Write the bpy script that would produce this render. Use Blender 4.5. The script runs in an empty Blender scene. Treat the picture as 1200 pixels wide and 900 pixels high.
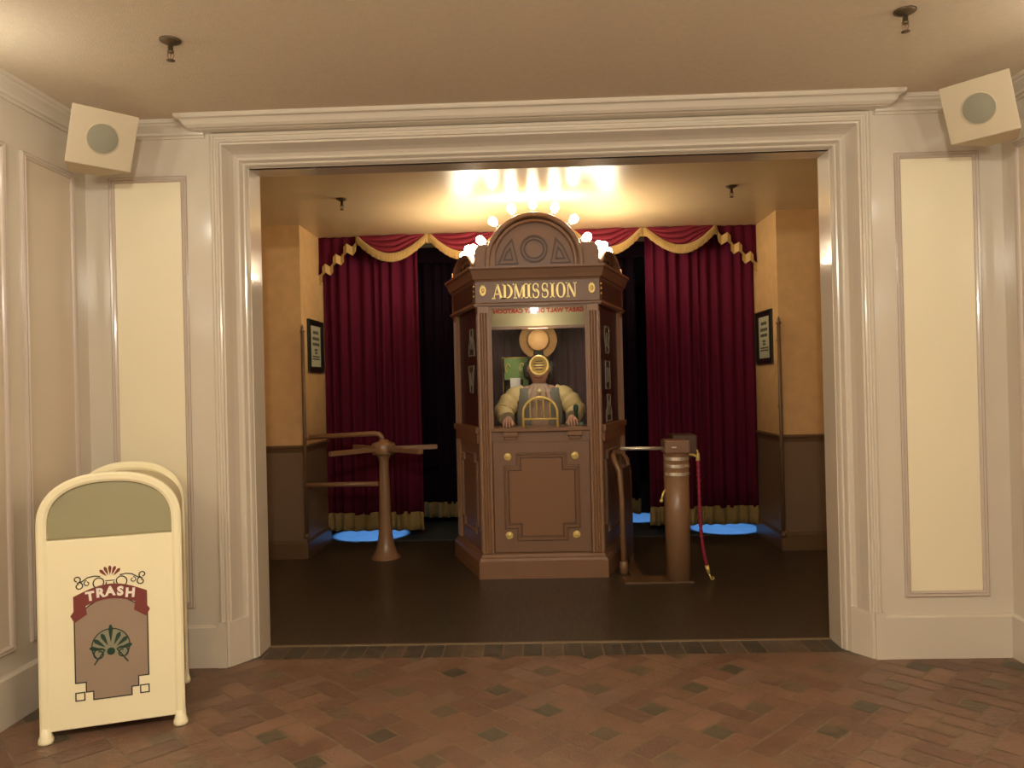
import bpy, bmesh, math, random
from mathutils import Vector, Matrix
random.seed(7)
PI = math.pi
C = bpy.context.scene.collection

# ------------------------------------------------------------------ helpers
def lin(h):
    h = h.lstrip('#')
    r = []
    for i in (0, 2, 4):
        c = int(h[i:i+2], 16) / 255
        r.append(c / 12.92 if c <= .04045 else ((c + .055) / 1.055) ** 2.4)
    return (r[0], r[1], r[2], 1)

def mat(name, col, rough=.5, metal=0., spec=.5, var=0., vscale=8., bump=0., bscale=60., emit=None, estr=0., sheen=0., coat=0., stretch=None):
    m = bpy.data.materials.new(name); m.use_nodes = True
    nt = m.node_tree; b = nt.nodes['Principled BSDF']
    c = lin(col)
    b.inputs['Base Color'].default_value = c
    b.inputs['Roughness'].default_value = rough
    b.inputs['Metallic'].default_value = metal
    b.inputs['Specular IOR Level'].default_value = spec
    if sheen:
        b.inputs['Sheen Weight'].default_value = sheen
        b.inputs['Sheen Roughness'].default_value = .4
        b.inputs['Sheen Tint'].default_value = c
    if coat:
        b.inputs['Coat Weight'].default_value = coat; b.inputs['Coat Roughness'].default_value = .07
    if emit:
        b.inputs['Emission Color'].default_value = lin(emit); b.inputs['Emission Strength'].default_value = estr
    tc = nt.nodes.new('ShaderNodeTexCoord')
    vec = tc.outputs['Object']
    if stretch:
        mp = nt.nodes.new('ShaderNodeMapping'); mp.inputs['Scale'].default_value = stretch
        nt.links.new(vec, mp.inputs['Vector']); vec = mp.outputs['Vector']
    if var:
        n = nt.nodes.new('ShaderNodeTexNoise'); n.inputs['Scale'].default_value = vscale; n.inputs['Detail'].default_value = 5
        nt.links.new(vec, n.inputs['Vector'])
        r = nt.nodes.new('ShaderNodeMapRange'); r.inputs[1].default_value = .3; r.inputs[2].default_value = .7
        r.inputs[3].default_value = 1 - var; r.inputs[4].default_value = 1 + var
        nt.links.new(n.outputs[0], r.inputs[0])
        mx = nt.nodes.new('ShaderNodeVectorMath'); mx.operation = 'SCALE'; mx.inputs[0].default_value = c[:3]
        nt.links.new(r.outputs[0], mx.inputs['Scale']); nt.links.new(mx.outputs[0], b.inputs['Base Color'])
    if bump:
        n = nt.nodes.new('ShaderNodeTexNoise'); n.inputs['Scale'].default_value = bscale; n.inputs['Detail'].default_value = 3
        nt.links.new(vec, n.inputs['Vector'])
        bp = nt.nodes.new('ShaderNodeBump'); bp.inputs['Strength'].default_value = bump; bp.inputs['Distance'].default_value = .004
        nt.links.new(n.outputs[0], bp.inputs['Height']); nt.links.new(bp.outputs[0], b.inputs['Normal'])
    return m

class MB:
    """collects shapes and builds them as ONE mesh object"""
    def __init__(s): s.v = []; s.f = []; s.sm = []
    def add(s, vs, fs, smooth=False):
        o = len(s.v); s.v += [tuple(v) for v in vs]
        for f in fs: s.f.append([i + o for i in f]); s.sm.append(smooth)
    def box(s, x0, x1, y0, y1, z0, z1, mp=None):
        vs = [(x, y, z) for z in (z0, z1) for y in (y0, y1) for x in (x0, x1)]
        if mp: vs = [mp(*v) for v in vs]
        s.add(vs, [(0, 1, 3, 2), (4, 6, 7, 5), (0, 4, 5, 1), (2, 3, 7, 6), (0, 2, 6, 4), (1, 5, 7, 3)])
    def prism(s, poly, w0, w1, mp=lambda u, v, w: (u, -w, v), smooth=False):
        n = len(poly)
        vs = [mp(u, v, w0) for u, v in poly] + [mp(u, v, w1) for u, v in poly]
        s.add(vs, [list(range(n)), list(range(2 * n - 1, n - 1, -1))])
        o = len(s.v) - 2 * n
        for i in range(n):
            j = (i + 1) % n
            s.f.append([o + i, o + j, o + n + j, o + n + i]); s.sm.append(smooth)
    def tube(s, pts, r, n=12, caps=True, closed=False):
        pts = [Vector(p) for p in pts]; m = len(pts)
        rs = r if isinstance(r, (list, tuple)) else [r] * m
        up = None; rings = []
        for i, p in enumerate(pts):
            if closed: d = pts[(i + 1) % m] - pts[i - 1]
            else: d = pts[min(i + 1, m - 1)] - pts[max(i - 1, 0)]
            d.normalize()
            if up is None:
                up = Vector((0, 0, 1)) if abs(d.z) < .9 else Vector((1, 0, 0))
            a = (up - d * up.dot(d)).normalized(); b = d.cross(a); up = a
            rings.append([p + (a * math.cos(t * 2 * PI / n) + b * math.sin(t * 2 * PI / n)) * rs[i] for t in range(n)])
        o = len(s.v)
        for rg in rings: s.v += [tuple(v) for v in rg]
        for i in range(m if closed else m - 1):
            k = (i + 1) % m
            for t in range(n):
                u = (t + 1) % n
                s.f.append([o + i * n + t, o + i * n + u, o + k * n + u, o + k * n + t]); s.sm.append(True)
        if caps and not closed:
            s.f.append([o + t for t in range(n)][::-1]); s.sm.append(False)
            s.f.append([o + (m - 1) * n + t for t in range(n)]); s.sm.append(False)
    def lathe(s, prof, c=(0, 0, 0), n=24, axis=None, smooth=True):
        c = Vector(c); M = Matrix.Identity(3)
        if axis is not None: M = Vector((0, 0, 1)).rotation_difference(Vector(axis)).to_matrix()
        o = len(s.v)
        for r, z in prof:
            for t in range(n):
                a = t * 2 * PI / n
                s.v.append(tuple(c + M @ Vector((r * math.cos(a), r * math.sin(a), z))))
        for i in range(len(prof) - 1):
            for t in range(n):
                u = (t + 1) % n
                s.f.append([o + i * n + t, o + i * n + u, o + (i + 1) * n + u, o + (i + 1) * n + t]); s.sm.append(smooth)
        s.f.append([o + t for t in range(n)][::-1]); s.sm.append(False)
        s.f.append([o + (len(prof) - 1) * n + t for t in range(n)]); s.sm.append(False)
    def sphere(s, c, r, n=14, m=8, sc=(1, 1, 1)):
        o = len(s.v); c = Vector(c)
        for i in range(1, m):
            a = PI * i / m
            for t in range(n):
                b = 2 * PI * t / n
                s.v.append((c.x + r * sc[0] * math.sin(a) * math.cos(b), c.y + r * sc[1] * math.sin(a) * math.sin(b), c.z + r * sc[2] * math.cos(a)))
        for i in range(m - 2):
            for t in range(n):
                u = (t + 1) % n
                s.f.append([o + i * n + t, o + (i + 1) * n + t, o + (i + 1) * n + u, o + i * n + u]); s.sm.append(True)
        tp = len(s.v); s.v.append((c.x, c.y, c.z + r * sc[2])); s.v.append((c.x, c.y, c.z - r * sc[2]))
        for t in range(n):
            u = (t + 1) % n
            s.f.append([tp, o + t, o + u]); s.sm.append(True)
            s.f.append([tp + 1, o + (m - 2) * n + u, o + (m - 2) * n + t]); s.sm.append(True)
    def sweep(s, path, prof, mp, closed=False, smooth=False, profclosed=True, caps=True):
        """profile (a: to the left in the plane, w: out of the plane) swept along a 2-D path with mitres"""
        m = len(path); P = [Vector(p) for p in path]; k = len(prof)
        rings = []
        for i in range(m):
            def nrm(a, b):
                d = (b - a).normalized(); return Vector((-d.y, d.x))
            if closed or 0 < i < m - 1:
                n1 = nrm(P[i - 1], P[i]); n2 = nrm(P[i], P[(i + 1) % m])
                mv = n1 + n2; mv = mv / max(mv.dot(n1), .15)
            elif i == 0: mv = nrm(P[0], P[1])
            else: mv = nrm(P[i - 1], P[i])
            rings.append([mp(P[i].x + mv.x * a, P[i].y + mv.y * a, w) for a, w in prof])
        o = len(s.v)
        for rg in rings: s.v += [tuple(v) for v in rg]
        for i in range(m if closed else m - 1):
            j = (i + 1) % m
            for t in range(k if profclosed else k - 1):
                u = (t + 1) % k
                s.f.append([o + i * k + t, o + i * k + u, o + j * k + u, o + j * k + t]); s.sm.append(smooth)
        if caps and not closed and profclosed:
            s.f.append([o + t for t in range(k)]); s.sm.append(False)
            s.f.append([o + (m - 1) * k + t for t in range(k)][::-1]); s.sm.append(False)
    def mesh(s, me, mp=None):
        vs = [tuple(v.co) for v in me.vertices]
        if mp: vs = [mp(*v) for v in vs]
        s.add(vs, [list(p.vertices) for p in me.polygons])
    def build(s, name, material, parent=None, loc=None, rot=None, bevel=0., fix=True, kind=None):
        me = bpy.data.meshes.new(name); me.from_pydata(s.v, [], s.f)
        for p, q in zip(me.polygons, s.sm): p.use_smooth = q
        if fix:
            bm = bmesh.new(); bm.from_mesh(me); bmesh.ops.recalc_face_normals(bm, faces=bm.faces); bm.to_mesh(me); bm.free()
        me.materials.append(material)
        o = bpy.data.objects.new(name, me); C.objects.link(o)
        if parent: o.parent = parent
        if loc: o.location = loc
        if rot: o.rotation_euler = rot
        if bevel:
            b = o.modifiers.new('bevel', 'BEVEL'); b.width = bevel; b.segments = 2; b.limit_method = 'ANGLE'; b.angle_limit = .6
        if kind: o['kind'] = kind
        return o

def tag(o, label, cat, group=None):
    o['label'] = label; o['category'] = cat
    if group: o['group'] = group
    return o
def thing(name, label, cat, loc=(0, 0, 0), rz=0, group=None):
    o = bpy.data.objects.new(name, None); o.empty_display_size = .1; C.objects.link(o)
    o.location = loc; o.rotation_euler = (0, 0, rz)
    return tag(o, label, cat, group)
def struct(o): o['kind'] = 'structure'; return o
def copy_tree(o, parent=None):
    c = o.copy(); C.objects.link(c)
    if parent: c.parent = parent
    for ch in list(o.children): copy_tree(ch, c)
    return c
def text_mesh(txt, size=1., off=0.):
    cu = bpy.data.curves.new('t', 'FONT'); cu.body = txt; cu.size = size; cu.offset = off
    cu.align_x = 'CENTER'; cu.resolution_u = 3
    cu.extrude = .5
    ob = bpy.data.objects.new('t', cu); C.objects.link(ob)
    dg = bpy.context.evaluated_depsgraph_get()
    me = bpy.data.meshes.new_from_object(ob.evaluated_get(dg))
    C.objects.unlink(ob); bpy.data.objects.remove(ob); bpy.data.curves.remove(cu)
    return me
def arc(cx, cz, r, a0, a1, n): return [(cx + r * math.cos(a0 + (a1 - a0) * i / n), cz + r * math.sin(a0 + (a1 - a0) * i / n)) for i in range(n + 1)]
def ribbon(m, pts, w, w0, w1, mp, closed=False):
    ws = w if isinstance(w, (int, float)) else None
    m.sweep(pts, [(-w / 2, w0), (w / 2, w0), (w / 2, w1), (-w / 2, w1)], mp, closed=closed)

# ------------------------------------------------------------------ materials
PAINT = mat('stile_paint', '#D6CAB8', .17, coat=.6)
CREAM = mat('cream_panel_paint', '#F3E6C6', .28, coat=.3)
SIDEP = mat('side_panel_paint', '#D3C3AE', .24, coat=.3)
CEIL = mat('ceiling_plaster', '#DCCBB2', .8, bump=.7, bscale=140, var=.03, vscale=30)
LCEIL = mat('lobby_ceiling_paint', '#D5BE96', .33, spec=.6, var=.03, vscale=3)
YELLOW = mat('ochre_wallpaper', '#D6AE78', .6, var=.07, vscale=9)
WAINS = mat('wainscot_brown', '#7A624C', .5)
RAILM = mat('chair_rail_brown', '#6B5037', .4)
WOODF = mat('dark_wood_floor', '#443B2F', .34, spec=.35, var=.3, vscale=6, stretch=(9, 1.2, 1), bump=.15, bscale=30)
BOOTH = mat('booth_brown_paint', '#85644E', .36, spec=.4)
BOOTH2 = mat('booth_panel_brown', '#8A6449', .33, spec=.4)
DARKB = mat('booth_dark_line', '#513828', .45)
GOLD = mat('gold_leaf', '#E8CB7C', .32, metal=.25)
BRASS = mat('brass', '#E9CB78', .3, metal=.35)
STEEL = mat('polished_steel', '#EDE6DA', .25, metal=.75)
SIDEF = mat('side_frieze_shade_brown', '#45271D', .45)
MAROON = mat('maroon_board', '#3A1018', .45)
VELVET = mat('red_velvet', '#561027', .85, sheen=.15, spec=.15)
SWAGM = mat('swag_velvet', '#7C2634', .75, sheen=.15, spec=.2)
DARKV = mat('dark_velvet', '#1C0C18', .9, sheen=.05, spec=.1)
HEMF = mat('hem_fringe_dimmed_gold', '#8E7645', .8, bump=.5, bscale=120, stretch=(6, 6, .4))  # gold fringe darkened: weaker light near the floor put into the colour
FRINGE = mat('gold_fringe', '#C2A266', .75, bump=.5, bscale=120, stretch=(6, 6, .4))
CREAMCAN = mat('can_cream_enamel', '#FBEFC8', .35, coat=.15)
FLAPM = mat('flap_olive', '#9C9674', .45)
GREYG = mat('graphic_taupe', '#9C8672', .5)
RUST = mat('banner_rust', '#7E3A34', .5)
INK = mat('ink_dark', '#33302C', .5)
WHITEP = mat('white_lettering', '#F2E9DA', .5)
GREENP = mat('palmette_green', '#23402F', .5)
GREENL = mat('palmette_pale', '#8F8A72', .5)
SPKM = mat('speaker_cream', '#D3C2A4', .6)
GRILL = mat('speaker_grille', '#A19C86', .8, bump=.8, bscale=500)
SPRK = mat('sprinkler_metal', '#6A5A45', .4, metal=.6)
BRONZE = mat('bronze_paint', '#8E6A4C', .32, spec=.6)
FRAMEB = mat('frame_black', '#141A16', .3)
PAPER = mat('notice_paper', '#D8D8BC', .6)
SKIN = mat('mannequin_skin', '#C8957C', .5)
STRAW = mat('straw_hat', '#B28550', .7, var=.06, vscale=40)
BAND = mat('hat_band_dark', '#5B4430', .6)
SLEEVE = mat('sleeve_ivory', '#D8BE84', .7)
CUFFM = mat('cuff_grey', '#8E7E66', .8)
VEST = mat('vest_grey', '#77756B', .7)
SHIRT = mat('shirt_taupe', '#A98E78', .8, var=.1, vscale=30)
HAIRM = mat('hair_dark', '#2A2A20', .8)
REDR = mat('rope_red', '#8E1D3A', .6)
BLACK = mat('black_rubber', '#17130F', .5)
MORTAR = mat('mortar', '#86715A', .9, var=.15, vscale=20)
INCURT = mat('booth_curtain_mauve', '#5C4144', .8)
REFLMARQ = mat('reflected_marquee_cream', '#D6CBA0', .6)
REDL = mat('red_lettering', '#D04A46', .5)
PLAQ = mat('etched_plaque', '#8C8274', .4)
PLAQD = mat('etched_plaque_dark', '#4A4138', .4)
REFLG = mat('reflection_green', '#7E9A58', .7)  # green of a reflection in the booth glass
GREENB = mat('stamp_green', '#1F4634', .35)
GREENS = mat('stamp_base', '#5E7A66', .5)
def bulb_mat():
    m = bpy.data.materials.new('lit_bulb'); m.use_nodes = True
    nt = m.node_tree; b = nt.nodes['Principled BSDF']
    b.inputs['Base Color'].default_value = lin('#FFF0D0')
    b.inputs['Emission Color'].default_value = (1, .85, .60, 1); b.inputs['Emission Strength'].default_value = 72
    return m
BULB = bulb_mat()
def glass_mat(ior=1.5):
    m = bpy.data.materials.new('window_glass'); m.use_nodes = True
    nt = m.node_tree; nt.nodes.clear()
    o = nt.nodes.new('ShaderNodeOutputMaterial'); mx = nt.nodes.new('ShaderNodeMixShader')
    t = nt.nodes.new('ShaderNodeBsdfTransparent'); g = nt.nodes.new('ShaderNodeBsdfGlossy'); g.inputs['Roughness'].default_value = .02
    t.inputs['Color'].default_value = (.96, .96, .95, 1)
    fr = nt.nodes.new('ShaderNodeFresnel'); fr.inputs['IOR'].default_value = ior
    ge = nt.nodes.new('ShaderNodeNewGeometry'); sb = nt.nodes.new('ShaderNodeMath'); sb.operation = 'SUBTRACT'; sb.inputs[0].default_value = 1.
    ml = nt.nodes.new('ShaderNodeMath'); ml.operation = 'MULTIPLY'
    nt.links.new(ge.outputs['Backfacing'], sb.inputs[1]); nt.links.new(sb.outputs[0], ml.inputs[0]); nt.links.new(fr.outputs[0], ml.inputs[1])
    nt.links.new(ml.outputs[0], mx.inputs[0]); nt.links.new(t.outputs[0], mx.inputs[1]); nt.links.new(g.outputs[0], mx.inputs[2])
    nt.links.new(mx.outputs[0], o.inputs[0]); return m
GLASS = glass_mat(); GLASS2 = glass_mat(1.2)
def brick_mat():
    m = mat('clay_pavers', '#8A553C', .42, spec=.35, bump=.35, bscale=70)
    nt = m.node_tree; b = nt.nodes['Principled BSDF']
    at = nt.nodes.new('ShaderNodeAttribute'); at.attribute_name = 'paver'; at.attribute_type = 'GEOMETRY'
    n = nt.nodes.new('ShaderNodeTexNoise'); n.inputs['Scale'].default_value = 3.; n.inputs['Detail'].default_value = 8
    tc = nt.nodes.new('ShaderNodeTexCoord'); nt.links.new(tc.outputs['Object'], n.inputs['Vector'])
    r = nt.nodes.new('ShaderNodeMapRange'); r.inputs[1].default_value = .3; r.inputs[2].default_value = .7; r.inputs[3].default_value = .88; r.inputs[4].default_value = 1.2
    nt.links.new(n.outputs[0], r.inputs[0])
    mx = nt.nodes.new('ShaderNodeVectorMath'); mx.operation = 'SCALE'
    nt.links.new(at.outputs['Color'], mx.inputs[0]); nt.links.new(r.outputs[0], mx.inputs['Scale'])
    # pale scuffed wear patches
    n2 = nt.nodes.new('ShaderNodeTexNoise'); n2.inputs['Scale'].default_value = 2.2; n2.inputs['Detail'].default_value = 6; n2.inputs['Roughness'].default_value = .7
    nt.links.new(tc.outputs['Object'], n2.inputs['Vector'])
    r2 = nt.nodes.new('ShaderNodeMapRange'); r2.inputs[1].default_value = .52; r2.inputs[2].default_value = .75; r2.inputs[3].default_value = 0; r2.inputs[4].default_value = .55
    nt.links.new(n2.outputs[0], r2.inputs[0])
    mc = nt.nodes.new('ShaderNodeMix'); mc.data_type = 'RGBA'; mc.inputs[7].default_value = lin('#8E7358')
    nt.links.new(r2.outputs[0], mc.inputs[0]); nt.links.new(mx.outputs[0], mc.inputs[6]); nt.links.new(mc.outputs[2], b.inputs['Base Color'])
    return m
BRICK = brick_mat()

# ------------------------------------------------------------------ the setting
LX, RX = -2.55, 2.60        # side walls of the foyer
YB = -6.5                   # wall behind the viewer
CZ = 3.10                   # ceiling
CX = .03                    # axis of the portal and booth
DX = 1.69                   # half width of the opening
DH = 2.872                  # opening head
DY = .34                    # back of the portal

# brick pinwheel floor
u = .353 / 3
def paver_floor():
    vs, fs, cols = [], [], []
    c45 = math.cos(PI / 4)
    g = .006
    reds = ['#795A47', '#715242', '#7E5F4C', '#6D5142', '#7A5F4E', '#765846']
    greys = ['#5B5040', '#544A3B', '#695846', '#62523F', '#735945']
    ox, oy = .02, -.14
    def put(poly, col):
        # clip to the foyer rectangle
        def clip(p, ax, lim, sg):
            out = []
            for i in range(len(p)):
                a, b = p[i - 1], p[i]
                ia, ib = sg * (a[ax] - lim) <= 0, sg * (b[ax] - lim) <= 0
                if ia != ib:
                    t = (lim - a[ax]) / (b[ax] - a[ax]); out.append((a[0] + (b[0] - a[0]) * t, a[1] + (b[1] - a[1]) * t))
                if ib: out.append(b)
            return out
        for ax, lim, sg in ((0, LX, -1), (0, RX, 1), (1, -4.9, -1), (1, .1, 1)):
            poly = clip(poly, ax, lim, sg)
            if len(poly) < 3: return
        k = random.uniform(.93, 1.06); c = lin(col); o = len(vs)
        vs.extend((x, y, 0) for x, y in poly); fs.append(list(range(o, o + len(poly)))); cols.append((c[0] * k, c[1] * k, c[2] * k, 1))
    def rect(a0, a1, b0, b1, col):
        pts = []
        for a, b in ((a0 + g, b0 + g), (a1 - g, b0 + g), (a1 - g, b1 - g), (a0 + g, b1 - g)):
            pts.append((ox + (a - b) * c45, oy + (a + b) * c45))
        put(pts, col)
    R_ = random.Random(3)
    for i in range(-16, 17):
        for j in range(-26, 14):
            A, B = (i * 3 - 1.5) * u, (j * 3 - 1.5) * u
            X = ox + (i - j) * 3 * u * c45; Y = oy + (i + j) * 3 * u * c45
            if not (LX - .4 < X < RX + .4 and -5.3 < Y < .6): continue
            rect(A, A + 2 * u, B, B + u, R_.choice(reds)); rect(A + 2 * u, A + 3 * u, B, B + 2 * u, R_.choice(reds))
            rect(A + u, A + 3 * u, B + 2 * u, B + 3 * u, R_.choice(reds)); rect(A, A + u, B + u, B + 3 * u, R_.choice(reds))
            rect(A + u, A + 2 * u, B + u, B + 2 * u, R_.choice(greys))
    x = -1.75                                            # soldier course of the threshold
    while x < 1.8:
        put_poly = [(x + .004, .106), (x + .112, .106), (x + .112, .312), (x + .004, .312)]
        c = lin(R_.choice(['#4C443A', '#54493C', '#453F37', '#5A4D40'])); o = len(vs)
        vs.extend((a, b, 0) for a, b in put_poly); fs.append(list(range(o, o + 4))); cols.append(c)
        x += .117
    me = bpy.data.meshes.new('floor'); me.from_pydata(vs, [], fs)
    ca = me.attributes.new('paver', 'FLOAT_COLOR', 'FACE')
    for i, c in enumerate(cols): ca.data[i].color = c
    me.materials.append(BRICK)
    return me
base = MB(); base.box(LX - .15, RX + .15, YB, .315, -.12, -.0035)
fl = struct(base.build('floor', MORTAR))
pv = bpy.data.objects.new('pavers', paver_floor()); C.objects.link(pv); pv.parent = fl; pv['kind'] = 'structure'
m = MB(); m.box(-3.2, 3.26, .335, 8.2, -.12, .0)
struct(m.build('floor_lobby', WOODF))
m = MB(); m.box(-3.0, 3.05, 3.5, 8.0, -.0, .004)
struct(m.build('floor_backstage', mat('backstage_floor', '#44484C', .8, var=.15, vscale=6)))
m = MB(); m.box(-1.68, 1.74, .313, .34, -.1, .004)
struct(m.build('trim_threshold', mat('threshold_strip', '#9C8A70', .35, metal=.5)))
m = MB(); m.box(LX - .15, RX + .15, YB, .2, CZ, CZ + .12)
struct(m.build('ceiling', CEIL))
m = MB(); m.box(-3.2, 3.26, .2, 8.2, CZ, CZ + .12)
struct(m.build('ceiling_lobby', LCEIL))
m = MB(); m.box(LX - .15, LX, YB, .2, 0, CZ); wl = struct(m.build('wall_left', PAINT))
m = MB(); m.box(RX, RX + .15, YB, .2, 0, CZ); wr = struct(m.build('wall_right', PAINT))
m = MB(); m.box(LX - .15, RX + .15, YB - .15, YB, 0, CZ); struct(m.build('wall_rear', mat('rear_wall_brown', '#6E5F4E', .6)))
# front wall with the opening
m = MB()
m.box(LX, CX - 1.80, 0, .16, 0, CZ); m.box(CX + 1.80, RX, 0, .16, 0, CZ); m.box(CX - 1.80, CX + 1.80, 0, .16, 2.99, CZ)
wf = struct(m.build('wall_front', PAINT))
m = MB()
m.box(-3.2, CX - DX, .16, DY, 0, CZ); m.box(CX + DX, 3.26, .16, DY, 0, CZ); m.box(CX - DX, CX + DX, .16, DY, DH, CZ)
struct(m.build('trim_jamb', PAINT))

fmap = lambda a, z, w: (a, -w, z)                # plane of the front wall
PM = [(0, 0), (0, .012), (.006, .017), (.014, .013), (.018, .013), (.022, .018), (.03, .012), (.034, .004), (.034, 0)]   # panel moulding
def panel(x0, x1, z0, z1, mp, parent, fieldmat, name='panel_field'):
    f = MB(); f.box(x0 + .03, x1 - .03, -.0, .004, z0 + .03, z1 - .03, lambda a, w, z: mp(a, z, w))
    struct(f.build(name, fieldmat, parent))
    q = MB(); q.sweep([(x0, z0), (x1, z0), (x1, z1), (x0, z1)], PM, mp, closed=True)
    struct(q.build('panel_moulding', MAUVE, parent))
MAUVE = mat('moulding_paint', '#C4B4A5', .18, coat=.6)
panel(-2.41, -1.962, .335, 2.795, fmap, wf, CREAM)
panel(2.012, 2.468, .335, 2.79, fmap, wf, CREAM)
lmap = lambda a, z, w: (LX + w, a, z)
rmap = lambda a, z, w: (RX - w, a, z)
for y0, y1 in ((-.56, -.12), (-1.14, -.68), (-1.9, -1.3), (-2.7, -2.06), (-3.5, -2.86)):
    panel(y0, y1, .335, 2.79, lmap, wl, SIDEP)
    panel(y0 + .0, y1 + .0, .335, 2.79, rmap, wr, SIDEP)

# splayed casing round the opening
k = .155 / .224
cas = [(0, -.02), (0, .03), (.006, .04), (.016, .045), (.026, .038), (.03, .022), (.044, .02), (.05, .03), (.06, .034), (.07, .026), (.074, .006), (.088, .0),
       (.098, -.02), (.115, -.055), (.135, -.085), (.158, -.1), (.172, -.103), (.178, -.1), (.186, -.112), (.194, -.125), (.206, -.128), (.214, -.14), (.224, -.165), (.224, -.19), (0, -.19)]
cas = [(-a * k, w * .5 if w > 0 else w) for a, w in cas]
ox = 1.848
m = MB(); m.sweep([(CX - ox, 0.), (CX - ox, 3.027), (CX + ox, 3.027), (CX + ox, 0.)], cas, fmap)
struct(m.build('trim_casing', PAINT))
# plinth blocks under the casing
for s, nm in ((-1, 'left'), (1, 'right')):
    m = MB()
    pl = [(ox + .01, 0), (ox + .01, -.03), (ox - .04, -.03), (ox - .04, -.012), (ox - .052, -.012), (ox - .125, .1), (ox - .125, .18), (ox + .01, .18)]
    vs = [(CX + s * x, y) for x, y in pl]
    m.prism(vs, 0, .255, lambda a, b, w: (a, b, w)); struct(m.build('trim_plinth_' + nm, PAINT))
# crowns and baseboards
CR = [(0, -.02), (0, .012), (.012, .018), (.016, .03), (.03, .034), (.05, .05), (.062, .07), (.07, .075), (.074, .085), (.095, .085), (.095, -.02)]
def crown(x0, x1, z, mp, name, sc=1., mats=PAINT):
    q = MB(); q.sweep([(x0, z), (x1, z)], [(a, w * sc) for a, w in CR], mp); return struct(q.build(name, mats))
crown(LX, CX - ox - .03, 3.005, fmap, 'trim_crown_left', .85)
crown(CX + ox + .03, RX, 3.005, fmap, 'trim_crown_right', .85)
lm2 = lambda a, z, w: (LX + w, a, z)
crown(YB, 0, 3.005, lm2, 'trim_crown_side_left'); crown(YB, 0, 3.005, lambda a, z, w: (RX - w, a, z), 'trim_crown_side_right')
# big crown over the portal with mitred returns (plan sweep)
m = MB()
big = [(.0, 3.031), (.05, 3.031), (.054, 3.034), (.06, 3.034), (.072, 3.036), (.088, 3.048), (.1, 3.066), (.108, 3.074), (.124, 3.078), (.13, 3.086), (.13, CZ), (0, CZ)]
pmap = lambda a, b, w: (a, b, w)
m.sweep([(CX - ox - .02, .02), (CX - ox - .02, -.03), (CX + ox + .02, -.03), (CX + ox + .02, .02)], [(-p * .95, z) for p, z in big], pmap)
m.box(CX - ox - .02, CX + ox + .02, -.03, .02, 3.031, CZ)
struct(m.build('trim_crown_portal', PAINT))
BP = [(0, -.02), (0, .026), (.226, .026), (.236, .014), (.238, 0), (.238, -.02)]
def baseb(x0, x1, mp, name, ma=PAINT, h=1.):
    q = MB(); q.sweep([(x0, 0), (x1, 0)], [(a * h, w) for a, w in BP], mp); return struct(q.build(name, ma))
baseb(LX, CX - ox, fmap, 'baseboard_front_left'); baseb(CX + ox, RX, fmap, 'baseboard_front_right')
baseb(YB, 0, lmap, 'baseboard_left'); baseb(YB, 0, rmap, 'baseboard_right')

# lobby walls and piers
PY0, PY1 = 2.76, 3.56
m = MB(); m.box(-3.2, -3.05, DY, 8.2, 0, CZ); struct(m.build('wall_lobby_left', YELLOW))
m = MB(); m.box(3.11, 3.26, DY, 8.2, 0, CZ); struct(m.build('wall_lobby_right', YELLOW))
m = MB(); m.box(-3.2, 3.26, 8.05, 8.2, 0, CZ); struct(m.build('wall_lobby_rear', DARKV))
for s, nm, xi in ((-1, 'left', -2.165), (1, 'right', 2.225)):
    xo = -3.05 if s < 0 else 3.11
    x0, x1 = min(xi, xo), max(xi, xo)
    m = MB(); m.box(x0, x1, PY0, PY1, 0, CZ); p = struct(m.build('wall_pier_' + nm, YELLOW))
    # wainscot, rail and base wrap the corner of the pier
    pth = [(xo, PY0), (xi, PY0), (xi, PY1)]
    sg = -1 if s < 0 else 1
    def wrap(prof, name, ma):
        q = MB(); q.sweep(pth, [(a * sg, z) for a, z in prof], pmap); o = struct(q.build(name, ma)); return o
    wrap([(0, .0), (.008, .0), (.008, 1.0), (0, 1.0)], 'trim_wainscot_' + nm, WAINS)
    wrap([(0, .985), (.012, .985), (.016, 1.0), (.02, 1.02), (.032, 1.032), (.032, 1.046), (.0, 1.052)], 'trim_chair_rail_' + nm, RAILM)
    wrap([(0, 0), (.022, 0), (.022, .14), (.016, .155), (.012, .17), (0, .17)], 'baseboard_pier_' + nm, RAILM)

# ------------------------------------------------------------------ foyer things
def speaker(loc, yaw, label):
    t = thing('loudspeaker', label, 'speaker', loc, yaw, 'corner loudspeakers')
    R = Matrix.Rotation(math.radians(27), 3, 'X')
    w, h, d = .16, .146, .22
    mp = lambda x, y, z: tuple(R @ Vector((x, y, z)))
    m = MB(); 
    vs = [mp(*v) for v in ((-w, 0, -h), (w, 0, -h), (w, 0, h), (-w, 0, h))]
    vs += [(x * .45, y + (d if i < 2 else d * .55), z + (.01 if i < 2 else 0)) for i, (x, y, z) in enumerate(vs)]
    m.add(vs, [(0, 1, 2, 3), (7, 6, 5, 4), (0, 4, 5, 1), (1, 5, 6, 2), (2, 6, 7, 3), (3, 7, 4, 0)])
    m.build('cabinet', SPKM, t, bevel=.004)
    n = tuple(R @ Vector((0, -1, 0)))
    g = MB(); g.lathe([(.075, -.01), (.075, .003), (.072, .004), (0.001, .006)], (0, 0, 0), 40, n); go = g.build('grille', GRILL, t); go['label'] = 'round grey mesh grille'
    g = MB(); g.lathe([(.075, .0), (.08, .0), (.08, .003), (.075, .005), (.075, 0)], (0, 0, 0), 40, n); g.build('grille_ring', SPKM, t)
    b = MB(); b.box(-.03, .03, d * .6, d + .28, -.03, .03); b.build('bracket', SPKM, t)
    return t
speaker((-2.188, -.45, 2.87), math.radians(48.4), 'boxy cream loudspeaker tilted down in the top left corner above the trash can')
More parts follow.
